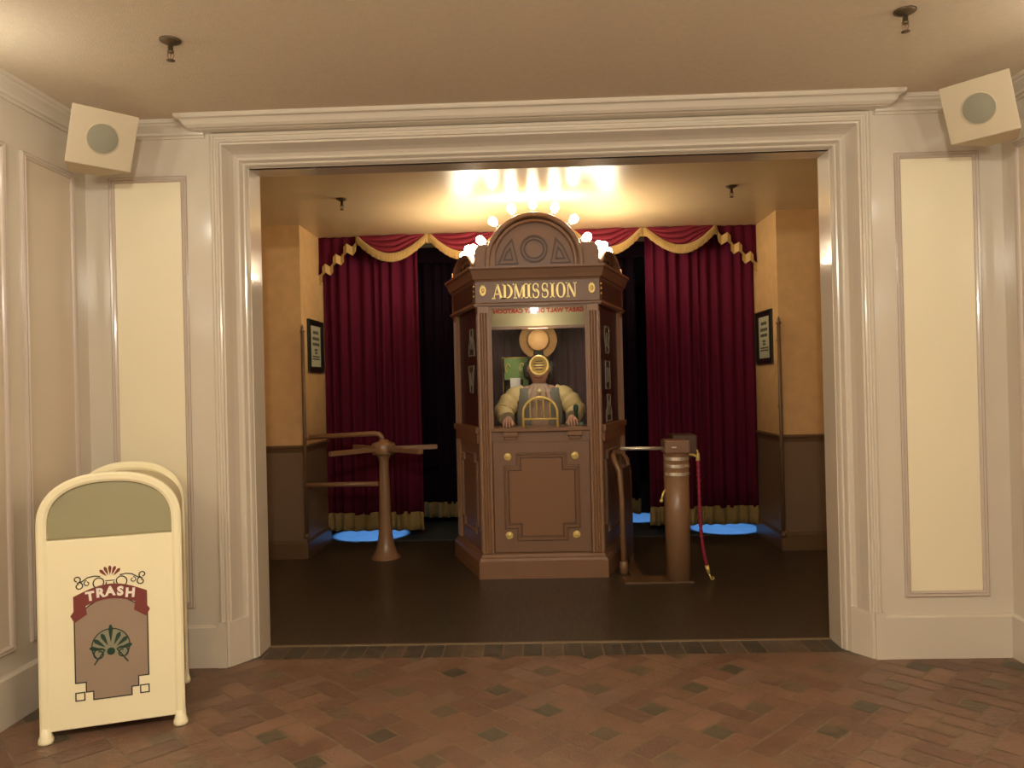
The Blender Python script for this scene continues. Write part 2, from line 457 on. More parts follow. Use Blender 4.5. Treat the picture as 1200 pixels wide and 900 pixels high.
speaker((2.224, -.45, 2.871), math.radians(-50), 'boxy cream loudspeaker tilted down in the top right corner of the foyer')

def sprinkler(loc, label, group):
    t = thing('sprinkler_head', label, 'sprinkler', loc, 0, group)
    m = MB(); m.lathe([(.046, 0), (.044, -.006), (.03, -.014), (.016, -.02), (.012, -.022)]); m.build('escutcheon', SPRK, t)
    m = MB(); m.lathe([(.011, -.018), (.011, -.045), (.014, -.047), (.014, -.056), (.008, -.058)], n=12); m.build('body', SPRK, t)
    m = MB()
    for s in (-1, 1): m.tube([(s * .01, 0, -.052), (s * .014, 0, -.066), (s * .008, 0, -.082), (0, 0, -.088)], .003, 6)
    m.tube([(0, 0, -.056), (0, 0, -.086)], .003, 6); m.build('yoke', BRONZE, t)
    m = MB(); m.lathe([(.004, -.085), (.018, -.088), (.018, -.09), (.004, -.092)], n=14); m.build('deflector', SPRK, t)
    return t
sprinkler((-1.56, -1.01, CZ), 'dark sprinkler head on the foyer ceiling near the left loudspeaker', 'foyer sprinklers')
sprinkler((1.60, -1.02, CZ), 'dark sprinkler head on the foyer ceiling near the right loudspeaker', 'foyer sprinklers')
sprinkler((-1.53, 1.84, CZ), 'small sprinkler head on the lobby ceiling left of the ticket booth', 'lobby sprinklers')
sprinkler((1.59, 1.83, CZ), 'small sprinkler head on the lobby ceiling right of the ticket booth', 'lobby sprinklers')

# ---- trash can
t = thing('trash_can', 'cream arched trash can with a rust banner and palmette, by the left wall', 'trash can', (-2.254, -.939, 0), math.atan2(.196, .544))
W, H0, HT, DP = .60, .965, 1.203, .56
def arch_outline(x0, x1, z0, zs, zt, n=28, pw=2.35):
    cx, a, b = (x0 + x1) / 2, (x1 - x0) / 2, zt - zs
    pts = [(x0, z0)]
    for i in range(n + 1):
        th = PI - PI * i / n
        c, s_ = math.cos(th), math.sin(th)
        pts.append((cx + a * math.copysign(abs(c) ** (2 / pw), c), zs + b * abs(s_) ** (2 / pw)))
    pts.append((x1, z0)); return pts
cmap = lambda a, z, w: (a, -w, z)
def can_frame(y, name, ins=0.):
    m = MB()
    path = arch_outline(ins, W - ins, .03, H0, HT)
    m.sweep(path, [(0, -.012), (-.006, -.02), (-.03, -.022), (-.042, -.016), (-.042, .012), (-.03, .02), (-.01, .021), (0, .014)], lambda a, z, w: (a, y - w, z), smooth=False)
    return m.build(name, CREAMCAN, t)
can_frame(0, 'front_frame'); can_frame(DP, 'rear_frame', .035)
m = MB(); bo = arch_outline(.045, W - .045, .075, H0, HT - .045)
m.prism(bo, -.015, -(DP - .015), cmap); m.build('body', mat('can_body_cream', '#C9B88F', .45), t)
m = MB(); m.box(.036, W - .036, -.012, .02, .05, .905); m.build('front_panel', CREAMCAN, t, bevel=.004)
m = MB(); fo = [p for p in arch_outline(.038, W - .038, .912, H0, HT - .04)]
m.prism(fo, -.002, -.012, cmap); fo = m.build('push_flap', FLAPM, t); fo['label'] = 'olive push flap under the arch'
for fx, fy in ((.0, 0), (W - .0, 0), (.035, DP), (W - .035, DP)):
    s = 1 if fx < .1 else -1
    m = MB(); c = fx + s * .021
    m.lathe([(.031, 0), (.033, .01), (.031, .022), (.025, .036), (.023, .07)], (c, fy, 0), 4 * 4, smooth=True); m.build('foot', CREAMCAN, t)
# painted front
def G(w0, w1): return lambda a, z, w: (a, -.0125 - w0 - (w1 - w0) * w, z)
zc = .295
ax = lambda x: x
x0, x1 = .146, .448
nt_, nb = .037, .04
grey = [(x0, .255), (x0 + .043, .255), (x0 + .043, .21), (x0 + .072, .21), (x0 + .072, .172), (x1 - .072, .172), (x1 - .072, .21), (x1 - .043, .21), (x1 - .043, .255), (x1, .255), (x1, .55)] + \
       [(x1 - (x1 - x0) * i / 10, .55 + .085 * math.sin(PI * i / 10)) for i in range(1, 10)] + [(x0, .55)]
m = MB(); m.prism(grey, 0, 1, G(0, .0008)); go = m.build('graphic_panel', GREYG, t); go['label'] = 'taupe panel with notched corners'
m = MB(); ribbon(m, grey, .005, 0, 1, G(.0006, .0016), closed=True)
for sx in (x0 + .018, x1 - .018):
    ribbon(m, [(sx - .018, .175), (sx + .018, .175), (sx + .018, .21), (sx - .018, .21)], .005, 0, 1, G(.0, .0012), closed=True)
m.build('panel_outline', INK, t)
# banner: arched band and folded tails
def band(cx, zb, half, sag, th, n=14, tilt=0): 
    lo = [(cx - half + 2 * half * i / n, zb + sag * math.sin(PI * i / n)) for i in range(n + 1)]
    return lo + [(x + (0), z + th) for x, z in reversed(lo)]
m = MB(); m.prism(band(zc + .001, .578, .152, .046, .068), 0, 1, G(.002, .003))
for s in (-1, 1):
    cx = zc + s * .152
    m.prism([(cx - s * .0, .578), (cx + s * .012, .56), (cx - s * .004, .528), (cx - s * .055, .562), (cx - s * .05, .60), (cx - s * .02, .60)], 0, 1, G(.001, .002))
bo_ = m.build('banner', RUST, t); bo_['label'] = 'rust red ribbon banner'
m = MB()
for i, ch in enumerate('TRASH'):
    me = text_mesh(ch, .056, .0028)
    f = (i - 2) * .0405; an = -f * 1.15
    zz = .578 + .046 * math.sin(PI * (f + .152) / .304) + .016
    ca, sa = math.cos(an), math.sin(an)
    m.mesh(me, lambda x, y, z: G(.003, .004)(zc + f + x * ca - y * sa, zz + x * sa + y * ca, z + .5))
m.build('lettering', WHITEP, t)
# palmette
def leaf(cx, cz, ang, l, w): 
    d = (math.cos(ang), math.sin(ang)); p = (-d[1], d[0]); pts = []
    for a, b in ((.32, 0), (.6, .32), (.85, .5), (1., .2), (1., -.2), (.85, -.5), (.6, -.32)):
        pts.append((cx + d[0] * l * a + p[0] * w * b, cz + d[1] * l * a + p[1] * w * b))
    return pts
pc = (zc - .002, .378)
m = MB(); m.prism(arc(pc[0], pc[1] + .03, .074, -.6, PI + .6, 24), 0, 1, G(.0008, .0014)); m.build('palmette_ground', GREENL, t)
m = MB()
for a in (14, 40, 65, 90, 115, 140, 166):
    m.prism(leaf(pc[0], pc[1] + .006, math.radians(a), .09 if a != 90 else .12, .019), 0, 1, G(.0014, .002))
m.prism(arc(pc[0], pc[1] + .005, .017, 0, 2 * PI * .97, 18), 0, 1, G(.0014, .0022))
m.build('palmette', GREENP, t)
def spiral(cx, cz, r0, r1, a0, turns, n=20, flip=1): return [(cx + flip * (r0 + (r1 - r0) * i / n) * math.cos(a0 + turns * 2 * PI * i / n), cz + (r0 + (r1 - r0) * i / n) * math.sin(a0 + turns * 2 * PI * i / n)) for i in range(n + 1)]
m = MB()
ribbon(m, arc(pc[0], pc[1] + .03, .078, -.7, PI + .7, 30), .005, 0, 1, G(.0014, .002))
for s in (-1, 1):
    ribbon(m, spiral(pc[0] + s * .048, pc[1] - .004, .012, .028, PI * .4, 1.2, 22, s) + [(pc[0] + s * .07, pc[1] - .05)], .006, 0, 1, G(.0012, .002))
m.build('palmette_scroll', GREENP, t)
m = MB()
for s in (-1, 1):
    ribbon(m, spiral(zc + s * .045, .70, .018, .03, PI * 1.2, -1.1, 22, s), .005, 0, 1, G(.0, .001))
    ribbon(m, [(zc + s * .04, .728), (zc + s * .065, .732), (zc + s * .09, .728), (zc + s * .115, .712), (zc + s * .135, .705)], .005, 0, 1, G(.0, .001))
    ribbon(m, spiral(zc + s * .128, .692, .008, .018, PI * .5, -1., 18, s), .005, 0, 1, G(0, .001))
    ribbon(m, spiral(zc + s * .135, .722, .008, .016, PI * 1.5, 1., 18, s), .005, 0, 1, G(0, .001))
    ribbon(m, spiral(zc + s * .095, .702, .006, .013, PI * .5, 1., 14, s), .004, 0, 1, G(0, .001))
ribbon(m, [(zc - .02, .706), (zc + .02, .706)], .004, 0, 1, G(0, .001))
m.build('scrollwork', INK, t)
m = MB()
for a in (48, 69, 90, 111, 132): m.prism(leaf(zc, .712, math.radians(a), .062, .014), 0, 1, G(0, .001))
m.build('plume', RUST, t)

# ------------------------------------------------------------------ ticket booth
BX, BY = .03, 1.92
bt = thing('ticket_booth', 'brown angular ticket booth with ADMISSION sign and arched bulb crown', 'ticket booth', (BX, BY, 0))
HF = .487                                   # half front
SP = (.765, .85)                              # rear corner of a side face
SL = math.hypot(SP[0] - HF, SP[1])
def face_map(side):
    if side == 0: return lambda a, z, w: (a, -w, z)
    dx, dy = side * (SP[0] - HF) / SL, SP[1] / SL
    nx, ny = side * dy, -abs(dx)
    return lambda a, z, w: (side * HF + dx * a + nx * w, dy * a + ny * w, z)
F0, FL_, FR_ = face_map(0), face_map(-1), face_map(1)
outline = [(-HF, 0), (HF, 0), (SP[0], SP[1]), (.5, 1.5), (-.5, 1.5), (-SP[0], SP[1])]
def ring(m, prof, poly=outline):
    m.sweep(poly, [(-a, z) for a, z in prof], pmap, closed=True)
# plinth
m = MB(); ring(m, [(-.1, 0), (.045, 0), (.045, .135), (.038, .142), (.034, .16), (.02, .172), (.012, .19), (0, .2), (-.1, .2)]); m.build('plinth', BOOTH2, bt)
# lower walls
m = MB()
m.box(-HF + .02, HF - .02, .01, .05, .18, 1.19)
for Fm in (FL_, FR_): m.box(.02, SL - .02, -.05, -.01, .18, 1.19, lambda a, w, z, Fm=Fm: Fm(a, z, w))
m.build('lower_wall', BOOTH, bt)
m = MB(); bk = [(SP[0], SP[1]), (.5, 1.5), (-.5, 1.5), (-SP[0], SP[1])]
m.sweep(bk, [(-.0, .18), (.03, .18), (.03, 2.5), (0, 2.5)], pmap); m.build('back_wall', BOOTH, bt)
m = MB(); m.prism([(p[0] * .96, p[1] * .96 + .03) for p in outline], 1.14, 1.19, pmap); m.build('desk', mat('desk_brown', '#6D4A33', .35), bt)
m = MB(); m.prism(outline, 2.42, 2.5, pmap); m.build('roof', BOOTH, bt)
# front door panel
m = MB(); m.box(-.392, .392, -.012, .012, .205, 1.10); m.build('door_panel', BOOTH, bt, bevel=.005)
m = MB()
def notched(a0, a1, z0, z1, c): return [(a0 + c, z0), (a1 - c, z0), (a1 - c, z0 + c), (a1, z0 + c), (a1, z1 - c), (a1 - c, z1 - c), (a1 - c, z1), (a0 + c, z1), (a0 + c, z1 - c), (a0, z1 - c), (a0, z0 + c), (a0 + c, z0 + c)]
no = notched(-.302, .302, .302, 1.005, .1)
m.sweep(no, [(0, .012), (0, .022), (.008, .026), (.016, .02), (.02, .02), (.028, .024), (.036, .014), (.036, .012)], F0, closed=True)
m.build('door_moulding', BOOTH, bt)
m = MB(); ribbon(m, no, .009, .012, .0185, F0, True); ribbon(m, notched(-.268, .268, .336, .971, .1), .01, .012, .0185, F0, True); m.build('door_moulding_line', DARKB, bt)
m = MB(); m.prism(notched(-.264, .264, .34, .967, .1), .012, .017, F0); m.build('inner_panel', BOOTH2, bt)
for sx in (-1, 1):
    for z in (.345, .982):
        m = MB(); m.lathe([(.03, 0), (.031, .006), (.026, .011), (.018, .008), (.012, .014), (.004, .017)], (sx * .272, -.012, z), 20, (0, -1, 0))
        for q in range(8):
            a = q * PI / 4; m.sphere((sx * .272 + .026 * math.cos(a), -.02, z + .026 * math.sin(a)), .006, 6, 4)
        m.build('rosette', GOLD, bt)
# fluted pilasters at the four visible corners
def pilaster(Fm, a0, a1, z0, z1, dep=.03):
    m = MB(); wd = a1 - a0
    prof = []
    nfl = 3; e = wd * .14; fw = (wd - 2 * e) / nfl
    pts = [(a0, -.06), (a0, dep), (a0 + e, dep)]
    for i in range(nfl):
        s = a0 + e + i * fw
        pts += [(s + fw * .15, dep), (s + fw * .28, dep - .012), (s + fw * .5, dep - .016), (s + fw * .72, dep - .012), (s + fw * .85, dep)]
    pts += [(a1 - e, dep), (a1, dep), (a1, -.06)]
    zz0, zz1 = z0 + .0, z1 - .05
    m.prism(pts, zz0, zz1, lambda a, w, z: Fm(a, z, w))
    m.box(a0, a1, -.06, dep + .0, zz1, z1, lambda a, w, z: Fm(a, z, w))
    return m
pm = mat('pilaster_brown', '#9A7355', .36, spec=.4)
pilaster(F0, -HF, -.398, .2, 2.2).build('pilaster', pm, bt); pilaster(F0, .398, HF, .2, 2.2).build('pilaster', pm, bt)
for Fm in (FL_, FR_):
    pilaster(Fm, .0, .07, .2, 2.2, .0).build('pilaster', pm, bt)
    pilaster(Fm, SL - .11, SL - .01, .2, 2.2, .015).build('pilaster', pm, bt)
    # lower side panel moulding, shelf and upper maroon board
    m = MB(); m.sweep(notched(.15, SL - .17, .32, 1.0, .07), [(0, -.01), (0, .004), (.01, .01), (.02, .002), (.024, -.01)], Fm, closed=True); m.build('side_moulding', BOOTH, bt)
    m = MB(); m.box(.03, SL - .02, -.05, .035, 1.175, 1.225, lambda a, w, z: Fm(a, z, w)); m.box(.05, SL - .03, -.05, .02, 1.09, 1.175, lambda a, w, z: Fm(a, z, w)); m.build('side_shelf', BOOTH2, bt)
    m = MB(); m.box(.07, SL - .1, -.035, -.02, 1.22, 2.2, lambda a, w, z: Fm(a, z, w)); m.build('side_board', MAROON, bt)
def plaque(Fm, a, z, pts):
    m = MB(); m.prism([(a + p[0], z + p[1]) for p in pts], -.022, -.014, Fm); o = m.build('plaque', PLAQD, bt)
    m = MB(); ribbon(m, [(a + p[0], z + p[1]) for p in pts], .014, -.016, -.008, Fm, closed=True)
    ribbon(m, [(a + p[0] * .35, z + p[1] * .5) for p in pts], .01, -.016, -.008, Fm, closed=True)
    m.build('plaque_border', PLAQ, o)
bottle = [(-.1, -.11), (.1, -.11), (.09, -.02), (.05, .03), (.05, .11), (-.05, .11), (-.05, .03), (-.09, -.02)]
tapered = [(-.04, -.11), (.05, -.11), (.08, .06), (.1, .11), (-.1, .11), (-.08, .04)]
oval = [(-.05, -.11), (.05, -.11), (.09, .05), (.07, .11), (-.07, .11), (-.09, .05)]
plain = [(-.08, -.115), (.08, -.115), (.08, .115), (-.08, .115)]
plaque(FL_, .3, 1.93, bottle); plaque(FL_, .33, 1.62, tapered)
plaque(FR_, .36, 1.93, oval); plaque(FR_, .36, 1.63, plain); plaque(FR_, .38, 1.35, bottle)
# counter with brackets
m = MB(); bow = [(-.398, .42), (-.398, -.035)] + [(-.398 + .796 * i / 12, -.035 - .03 * math.sin(PI * i / 12)) for i in range(1, 12)] + [(.398, -.035), (.398, .42)]
m.prism(bow, 1.185, 1.215, pmap); m.build('counter', BOOTH2, bt, bevel=.004)
m = MB(); m.box(-.398, .398, -.01, .02, 1.10, 1.186); m.build('apron', BOOTH, bt)
for sx in (-.245, .275):
    m = MB(); m.box(sx - .058, sx + .058, -.055, .0, 1.145, 1.183); m.box(sx - .05, sx + .05, -.03, 0, 1.118, 1.145); m.build('bracket', BOOTH2, bt, bevel=.004)
# window: stiles, glass, brass speaking disc and wicket
m = MB()
m.box(-.398, -.38, -.005, .02, 1.215, 2.2); m.box(.38, .398, -.005, .02, 1.215, 2.2); m.box(-.38, .38, -.005, .02, 2.188, 2.2); m.build('window_frame', pm, bt)
m = MB(); m.box(-.382, .382, .004, .009, 1.215, 2.19); m.build('window_pane', GLASS, bt)
m = MB(); m.lathe([(.082, 0), (.083, .008), (.076, .014), (.068, .009), (.06, .009), (.058, .005), (.001, .006)], (0, .004, 1.717), 36, (0, -1, 0))
br = m.build('speaking_disc', BRASS, bt); br['label'] = 'round brass speaking disc'
m = MB()
for z, hw in ((.034, .028), (.012, .045), (-.01, .045), (-.032, .03)): m.box(-hw, hw, -.004, .002, 1.717 + z - .0045, 1.717 + z + .0045)
m.build('slot', DARKB, br)
m = MB()
wx = .138
m.tube([(-wx, -.022, 1.215), (-wx, -.022, 1.33)] + [(wx * math.cos(PI - PI * i / 16), -.022, 1.33 + .128 * math.sin(PI * i / 16)) for i in range(1, 16)] + [(wx, -.022, 1.33), (wx, -.022, 1.215)], .011, 10)
m.tube([(-wx, -.022, 1.282), (wx, -.022, 1.282)], .008, 8)
for x in (-.08, -.027, .027, .08): m.tube([(x, -.022, 1.282), (x, -.022, 1.33 + .128 * math.sqrt(1 - (x / wx) ** 2))], .005, 6)
wk = m.build('wicket', BRASS, bt); wk['label'] = 'arched brass ticket wicket with bars'
# booth interior
m = MB(); nxs = 60; vs = []; fs = []
for j in range(2):
    for i in range(nxs + 1):
        x = -.62 + 1.24 * i / nxs; vs.append((x, .83 + .022 * math.sin(i * 1.9) + .01 * math.sin(i * .7), 1.19 + .98 * j))
for i in range(nxs): fs.append((i, i + 1, nxs + 2 + i, nxs + 1 + i))
m.add(vs, fs, True); m.build('inner_curtain', INCURT, bt)
m = MB(); cm = lambda a, b, w: (a, .025 + b * .76 + w * .65, 2.2 - b * .65 + w * .76)
m.box(-.39, .39, 0, .24, 0, .012, cm); marq = m.build('reflected_marquee', REFLMARQ, bt)  # board stands in for a marquee reflected in the window glass
m = MB(); me = text_mesh('GREAT WALT DISNEY CARTOON', .064, .0026)
xs = [v.co.x for v in me.vertices]; wd = max(xs) - min(xs)
m.mesh(me, lambda x, y, z: cm(.005 - x * .74 / wd, .068 - y, -.001 - (z + .5) * .002)); m.build('mirrored_lettering', REDL, marq)
m = MB(); m.box(-.39, .39, .195, .225, 2.03, 2.062); m.build('reflected_marquee_beam', BOOTH2, marq)
# frieze and cornice
m = MB(); ring(m, [(-.03, 2.2), (.03, 2.2), (.03, 2.205), (.04, 2.21), (.04, 2.222), (.03, 2.23), (.02, 2.235), (.02, 2.41), (-.03, 2.41)]); m.build('frieze', BOOTH, bt)
m = MB(); ring(m, [(-.03, 2.405), (.025, 2.405), (.03, 2.418), (.042, 2.424), (.05, 2.45), (.066, 2.492), (.075, 2.498), (.08, 2.505), (.08, 2.522), (-.03, 2.522)]); m.build('cornice', BOOTH, bt)
# serif letters
def serif_word(sg):
    box = [MB()]; xc = [0.]; mp = lambda a, z, w: F0(xc[0] + a * .8, z, .0205 + w)
    T, t_ = .023, .009
    def q(x0, z0, x1, z1, w):      # slanted stem, horizontal cut
        box[0].prism([(x0 - w / 2, z0), (x0 + w / 2, z0), (x1 + w / 2, z1), (x1 - w / 2, z1)], 0, .006, mp)
    def sf(x, z, w=.05, h=.009): box[0].prism([(x - w / 2, z), (x + w / 2, z), (x + w / 2, z + h), (x - w / 2, z + h)], 0, .006, mp)
    Z0, Z1 = 2.262, 2.382; H = Z1 - Z0
    def vring(cx, rx, rz, a0, a1, thick, thin, n=26):
        o, i_ = [], []
        for k_ in range(n + 1):
            a = a0 + (a1 - a0) * k_ / n; th = thin + (thick - thin) * abs(math.cos(a))
            o.append((cx + rx * math.cos(a), (Z0 + Z1) / 2 + rz * math.sin(a))); i_.append((cx + (rx - th) * math.cos(a), (Z0 + Z1) / 2 + (rz - thin) * math.sin(a)))
        for k_ in range(n): box[0].prism([o[k_], o[k_ + 1], i_[k_ + 1], i_[k_]], 0, .006, mp)
    def A(x): q(x - .04, Z0, x, Z1, t_); q(x + .04, Z0, x, Z1, T); box[0].box(x - .027, x + .03, 0, .006, Z0 + .035, Z0 + .044, lambda a, w, z: mp(a, z, w)); sf(x - .04, Z0, .036); sf(x + .042, Z0, .044)
    def I(x, top=True): q(x, Z0, x, Z1, T); sf(x, Z0, .048); sf(x, Z1 - .009, .048)
    def D(x): I(x - .03); m_ = x - .03; vring(m_ + .005, .075, H / 2, -PI / 2, PI / 2, T, .009)
    def M(x): q(x - .044, Z0, x - .044, Z1, t_); q(x + .044, Z0, x + .044, Z1, T); q(x, Z0 + .005, x - .042, Z1, T * .9); q(x, Z0 + .005, x + .04, Z1, t_); sf(x - .044, Z0, .036); sf(x + .044, Z0, .046); sf(x - .052, Z1 - .009, .03); sf(x + .054, Z1 - .009, .032)
    def O(x): vring(x, .048, H / 2 + .002, 0, 2 * PI, T, .008, 36)
    def N(x): q(x - .036, Z0, x - .036, Z1, t_); q(x + .036, Z0, x + .036, Z1, t_); q(x + .034, Z0, x - .034, Z1, T); sf(x - .036, Z0, .034); sf(x - .042, Z1 - .009, .034); sf(x + .036, Z1 - .009, .034)
    def S(x):
        c = []
        for k_ in range(13): a = math.radians(35 + k_ * 19.5); c.append((x + .026 * math.cos(a), Z1 - .032 + .029 * math.sin(a)))
        for k_ in range(13): a = math.radians(90 - k_ * 19.5); c.append((x + .0 + .03 * math.cos(a), Z0 + .034 + .031 * math.sin(a)))
        for k_ in range(len(c) - 1):
            f = k_ / (len(c) - 1); w = .008 + .014 * math.exp(-((f - .5) / .2) ** 2)
            ribbon(box[0], [c[k_], c[k_ + 1]], w, 0, .006, mp)
        box[0].prism([(x + .02, Z1 - .038), (x + .028, Z1 - .038), (x + .028, Z1 - .002), (x + .02, Z1 - .01)], 0, .006, mp)
        box[0].prism([(x - .03, Z0 + .002), (x - .022, Z0 + .01), (x - .022, Z0 + .038), (x - .03, Z0 + .038)], 0, .006, mp)
    for fn, x in ((A, -.322), (D, -.238), (M, -.144), (I, -.068), (S, -.012), (S, .062), (I, .123), (O, .19), (N, .277)):
        xc[0] = x; box[0] = MB(); fn(0.); box[0].build('letter', GOLD, sg)
m = MB(); m.box(-.4, .37, -.0206, -.018, 2.24, 2.402); sg = m.build('sign_board', BOOTH, bt)
serif_word(sg)

for sx in (-.44, .44):
    m = MB(); vs = arc(sx, 2.332, 1, 0, 2 * PI * .96, 23); vs = [(sx + (a - sx) * .026, 2.332 + (b - 2.332) * .042) for a, b in vs]
    m.prism(vs, .02, .028, F0); m.sphere((sx, -.03, 2.332), .014, 8, 6, (1, .5, 1.5))
    for q in range(10):
        a = q * PI / 5; m.sphere((sx + .026 * math.cos(a), -.026, 2.332 + .042 * math.sin(a)), .006, 6, 4)
    m.build('medallion', GOLD, bt)
for s in (-1, 1):                               # small gilt drops on the frieze corners
    Fm = FL_ if s < 0 else FR_
    for z in (2.29, 2.33, 2.37):
        m = MB(); m.sphere(Fm(.02, z, .026), .009, 8, 5); m.build('gilt_drop', GOLD, bt)
    m = MB(); m.box(.06, SL - .06, .018, .023, 2.245, 2.395, lambda a, w, z, Fm=Fm: Fm(a, z, w)); m.build('side_frieze_shade_panel', SIDEF, bt)  # added panel, its darker brown carries the shade of the side faces
# arched gables with bulbs
ZC = 2.562
def gable(Fm_, a0, r, back, front, ez=1.):
    Fm = lambda a, z, w: Fm_(a, 2.52 + (z - 2.52) * ez, w)
    m = MB()
    body = [(a0 - r, 2.52)] + arc(a0, ZC, r, PI, 0, 36) + [(a0 + r, 2.52)]
    m.prism(body, front - .022, front - back, Fm); g = m.build('gable', BOOTH, bt)
    def ringm(r0, r1, w, nm, ma):
        q = MB(); path = [(a0 - r1, 2.52)] + arc(a0, ZC, r1, PI, 0, 36) + [(a0 + r1, 2.52)]
        d = r1 - r0
        q.sweep(path, [(0, front - .03), (0, w - .01), (-d * .2, w), (-d * .75, w), (-d, w - .012), (-d, front - .03)], Fm); q.build(nm, ma, g)
    ringm(r * .885, r, front + .03, 'archivolt', BOOTH)
    ringm(r * .79, r * .875, front + .01, 'archivolt', BOOTH2)
    q = MB(); c = (a0, ZC + .105 * r / .4)
    ribbon(q, arc(c[0], c[1], .105 * r / .4, 0, 2 * PI * 35 / 36, 35), .014, front - .03, front - .008, Fm, True)
    ribbon(q, arc(c[0], c[1], .077 * r / .4, 0, 2 * PI * 35 / 36, 35), .01, front - .03, front - .006, Fm, True)
    for s in (-1, 1):
        tri = lambda f: [(a0 + s * (.29 - .0), ZC - .012), (a0 + s * .135, ZC - .012), (a0 + s * .178, ZC + .185), (a0 + s * .235, ZC + .12)]
        T3 = tri(1); cx = sum(p[0] for p in T3) / 4; cz = sum(p[1] for p in T3) / 4 - .02
        for f in (1, .45): ribbon(q, [(cx + (p[0] - cx) * f * r / .4, cz + (p[1] - cz) * f * r / .4) for p in T3], .011, front - .03, front - .01, Fm, True)
    q.build('tympanum_ornament', DARKB, g)
    # bulbs
    n = 7
    for i in range(n):
        an = math.radians(90 - 66 + i * 22) ; ca, sa = math.cos(an), math.sin(an)
        w = front - back * .5 + .02
        p = lambda rr: Fm(a0 + rr * ca, ZC + rr * sa, w)
        s_ = MB(); s_.tube([p(r - .01), p(r + .03)], [.02, .017], 12); s_ = s_.build('bulb_socket', DARKB, bt)
        b = MB(); ax_ = Vector(p(1)) - Vector(p(0)); b.lathe([(.012, 0), (.018, .012), (.03, .03), (.035, .05), (.03, .07), (.017, .081), (.002, .085)], p(r + .028), 14, tuple(ax_)); b.build('bulb', BULB, s_)
    return g
gable(F0, -.018, .402, .13, .0)
gable(FL_, SL / 2, .37, .12, .0, .42); gable(FR_, SL / 2, .37, .12, .0, .42)
for s in (-1, 1):
    m = MB(); m.prism([(s * .33, 2.52), (s * .505, 2.52), (s * .505, 2.64)] + [(s * (.435 + .07 * math.cos(a * PI / 12)), 2.64 + .07 * math.sin(a * PI / 12)) for a in range(1, 7)] + [(s * .33, 2.71)], .012, -.1, F0)
    m.build('corner_block', BOOTH, bt, bevel=.006)
    m = MB(); m.box(s * SP[0] - .045 - s * .03, s * SP[0] + .045 - s * .03, SP[1] - .04, SP[1] + .05, 2.52, 2.6); m.build('corner_block', BOOTH, bt, bevel=.006)

# ---- mannequin behind the counter
MX, MY, MZ = .03, 2.36, 1.19
mq = thing('mannequin', 'mannequin in ivory sleeves and grey vest leaning on the counter inside the booth', 'mannequin', (MX, MY, MZ))
def skin_body():
    V = []; E_ = []; Rr = []
    def a(p, r, par=None):
        V.append(p); Rr.append(r); i = len(V) - 1
        if par is not None: E_.append((par, i))
        return i
    pel = a((0, .03, .05), .13); ch = a((0, .02, .2), .15, pel); up = a((0, .01, .30), .10, ch)
    nk = a((0, -.0, .37), .05, up); hb = a((0, -.015, .43), .08, nk); hm = a((0, -.02, .50), .095, hb); ht = a((0, -.005, .57), .085, hm)
    n1 = a((0, -.115, .485), .016, hm); n2 = a((0, -.13, .47), .012, n1)
    for s in (-1, 1):
        e1 = a((s * .1, .0, .49), .018, hm); a((s * .112, .01, .5), .012, e1)
        s1 = a((s * .14, .01, .29), .07, up); s2 = a((s * .2, -.0, .27), .062, s1)
        el = a((s * .31, -.06, .15), .045, s2); wr = a((s * .27, -.2, .09), .026, el)
        pm_ = a((s * .265, -.25, .082), .03, wr)
        th = a((s * .232, -.26, .065), .011, pm_); a((s * .215, -.285, .04), .009, th)
        for k_, (dx, l) in enumerate(((-.024, .05), (-.008, .06), (.009, .057), (.025, .045))):
            f1 = a((s * .268 + dx * 1.1, -.285, .083), .0108, pm_); f2 = a((s * .27 + dx * 1.35, -.29 - l * .35, .062), .0098, f1); a((s * .27 + dx * 1.5, -.29 - l * .55, .062 - l * .8), .0085, f2)
    me = bpy.data.meshes.new('body'); me.from_pydata(V, E_, [])
    o = bpy.data.objects.new('tmp', me); C.objects.link(o)
    o.modifiers.new('s', 'SKIN'); sub = o.modifiers.new('u', 'SUBSURF'); sub.levels = 2; sub.render_levels = 2
    sv = me.skin_vertices[0].data
    for i, r in enumerate(Rr): sv[i].radius = (r, r * (.8 if i in (0, 1, 2) else 1))
    sv[0].use_root = True
    dg = bpy.context.evaluated_depsgraph_get(); nm = bpy.data.meshes.new_from_object(o.evaluated_get(dg))
    C.objects.unlink(o); bpy.data.objects.remove(o)
    nm.materials.clear(); nm.materials.append(SKIN)
    for p in nm.polygons: p.use_smooth = True
    b = bpy.data.objects.new('body', nm); C.objects.link(b); b.parent = mq; return b
skin_body()
EYE = mat('eye_dark', '#201814', .2)
for s in (-1, 1):
    m = MB(); m.sphere((s * .035, -.1, .51), .014, 10, 6); m.build('eye', EYE, mq)
m = MB(); m.tube([(-.03, -.098, .437), (-.012, -.108, .434), (.012, -.108, .434), (.03, -.098, .437)], .007, 8); m.build('mouth', mat('lips', '#7E3E38', .5), mq)
m = MB(); m.sphere((0, .03, .545), .1, 18, 12, (1.08, .95, 1.0))
for s in (-1, 1): m.sphere((s * .1, .03, .5), .05, 12, 8, (.8, 1, 1.6))
m.build('hair', HAIRM, mq)
hatn = Vector((0, -1, -.03)).normalized()
m = MB(); m.lathe([(.162, -.006), (.165, 0), (.162, .006), (.094, .008), (.092, .04), (.086, .048), (.001, .05)], (0, .0, .76), 40, tuple(hatn)); hat = m.build('straw_hat', STRAW, mq); hat['label'] = 'tan straw boater hat'
m = MB(); m.lathe([(.0955, .008), (.097, .01), (.097, .028), (.094, .03), (.09, .008)], (0, .0, .76), 40, tuple(hatn)); m.build('hat_band', BAND, hat)
m = MB()
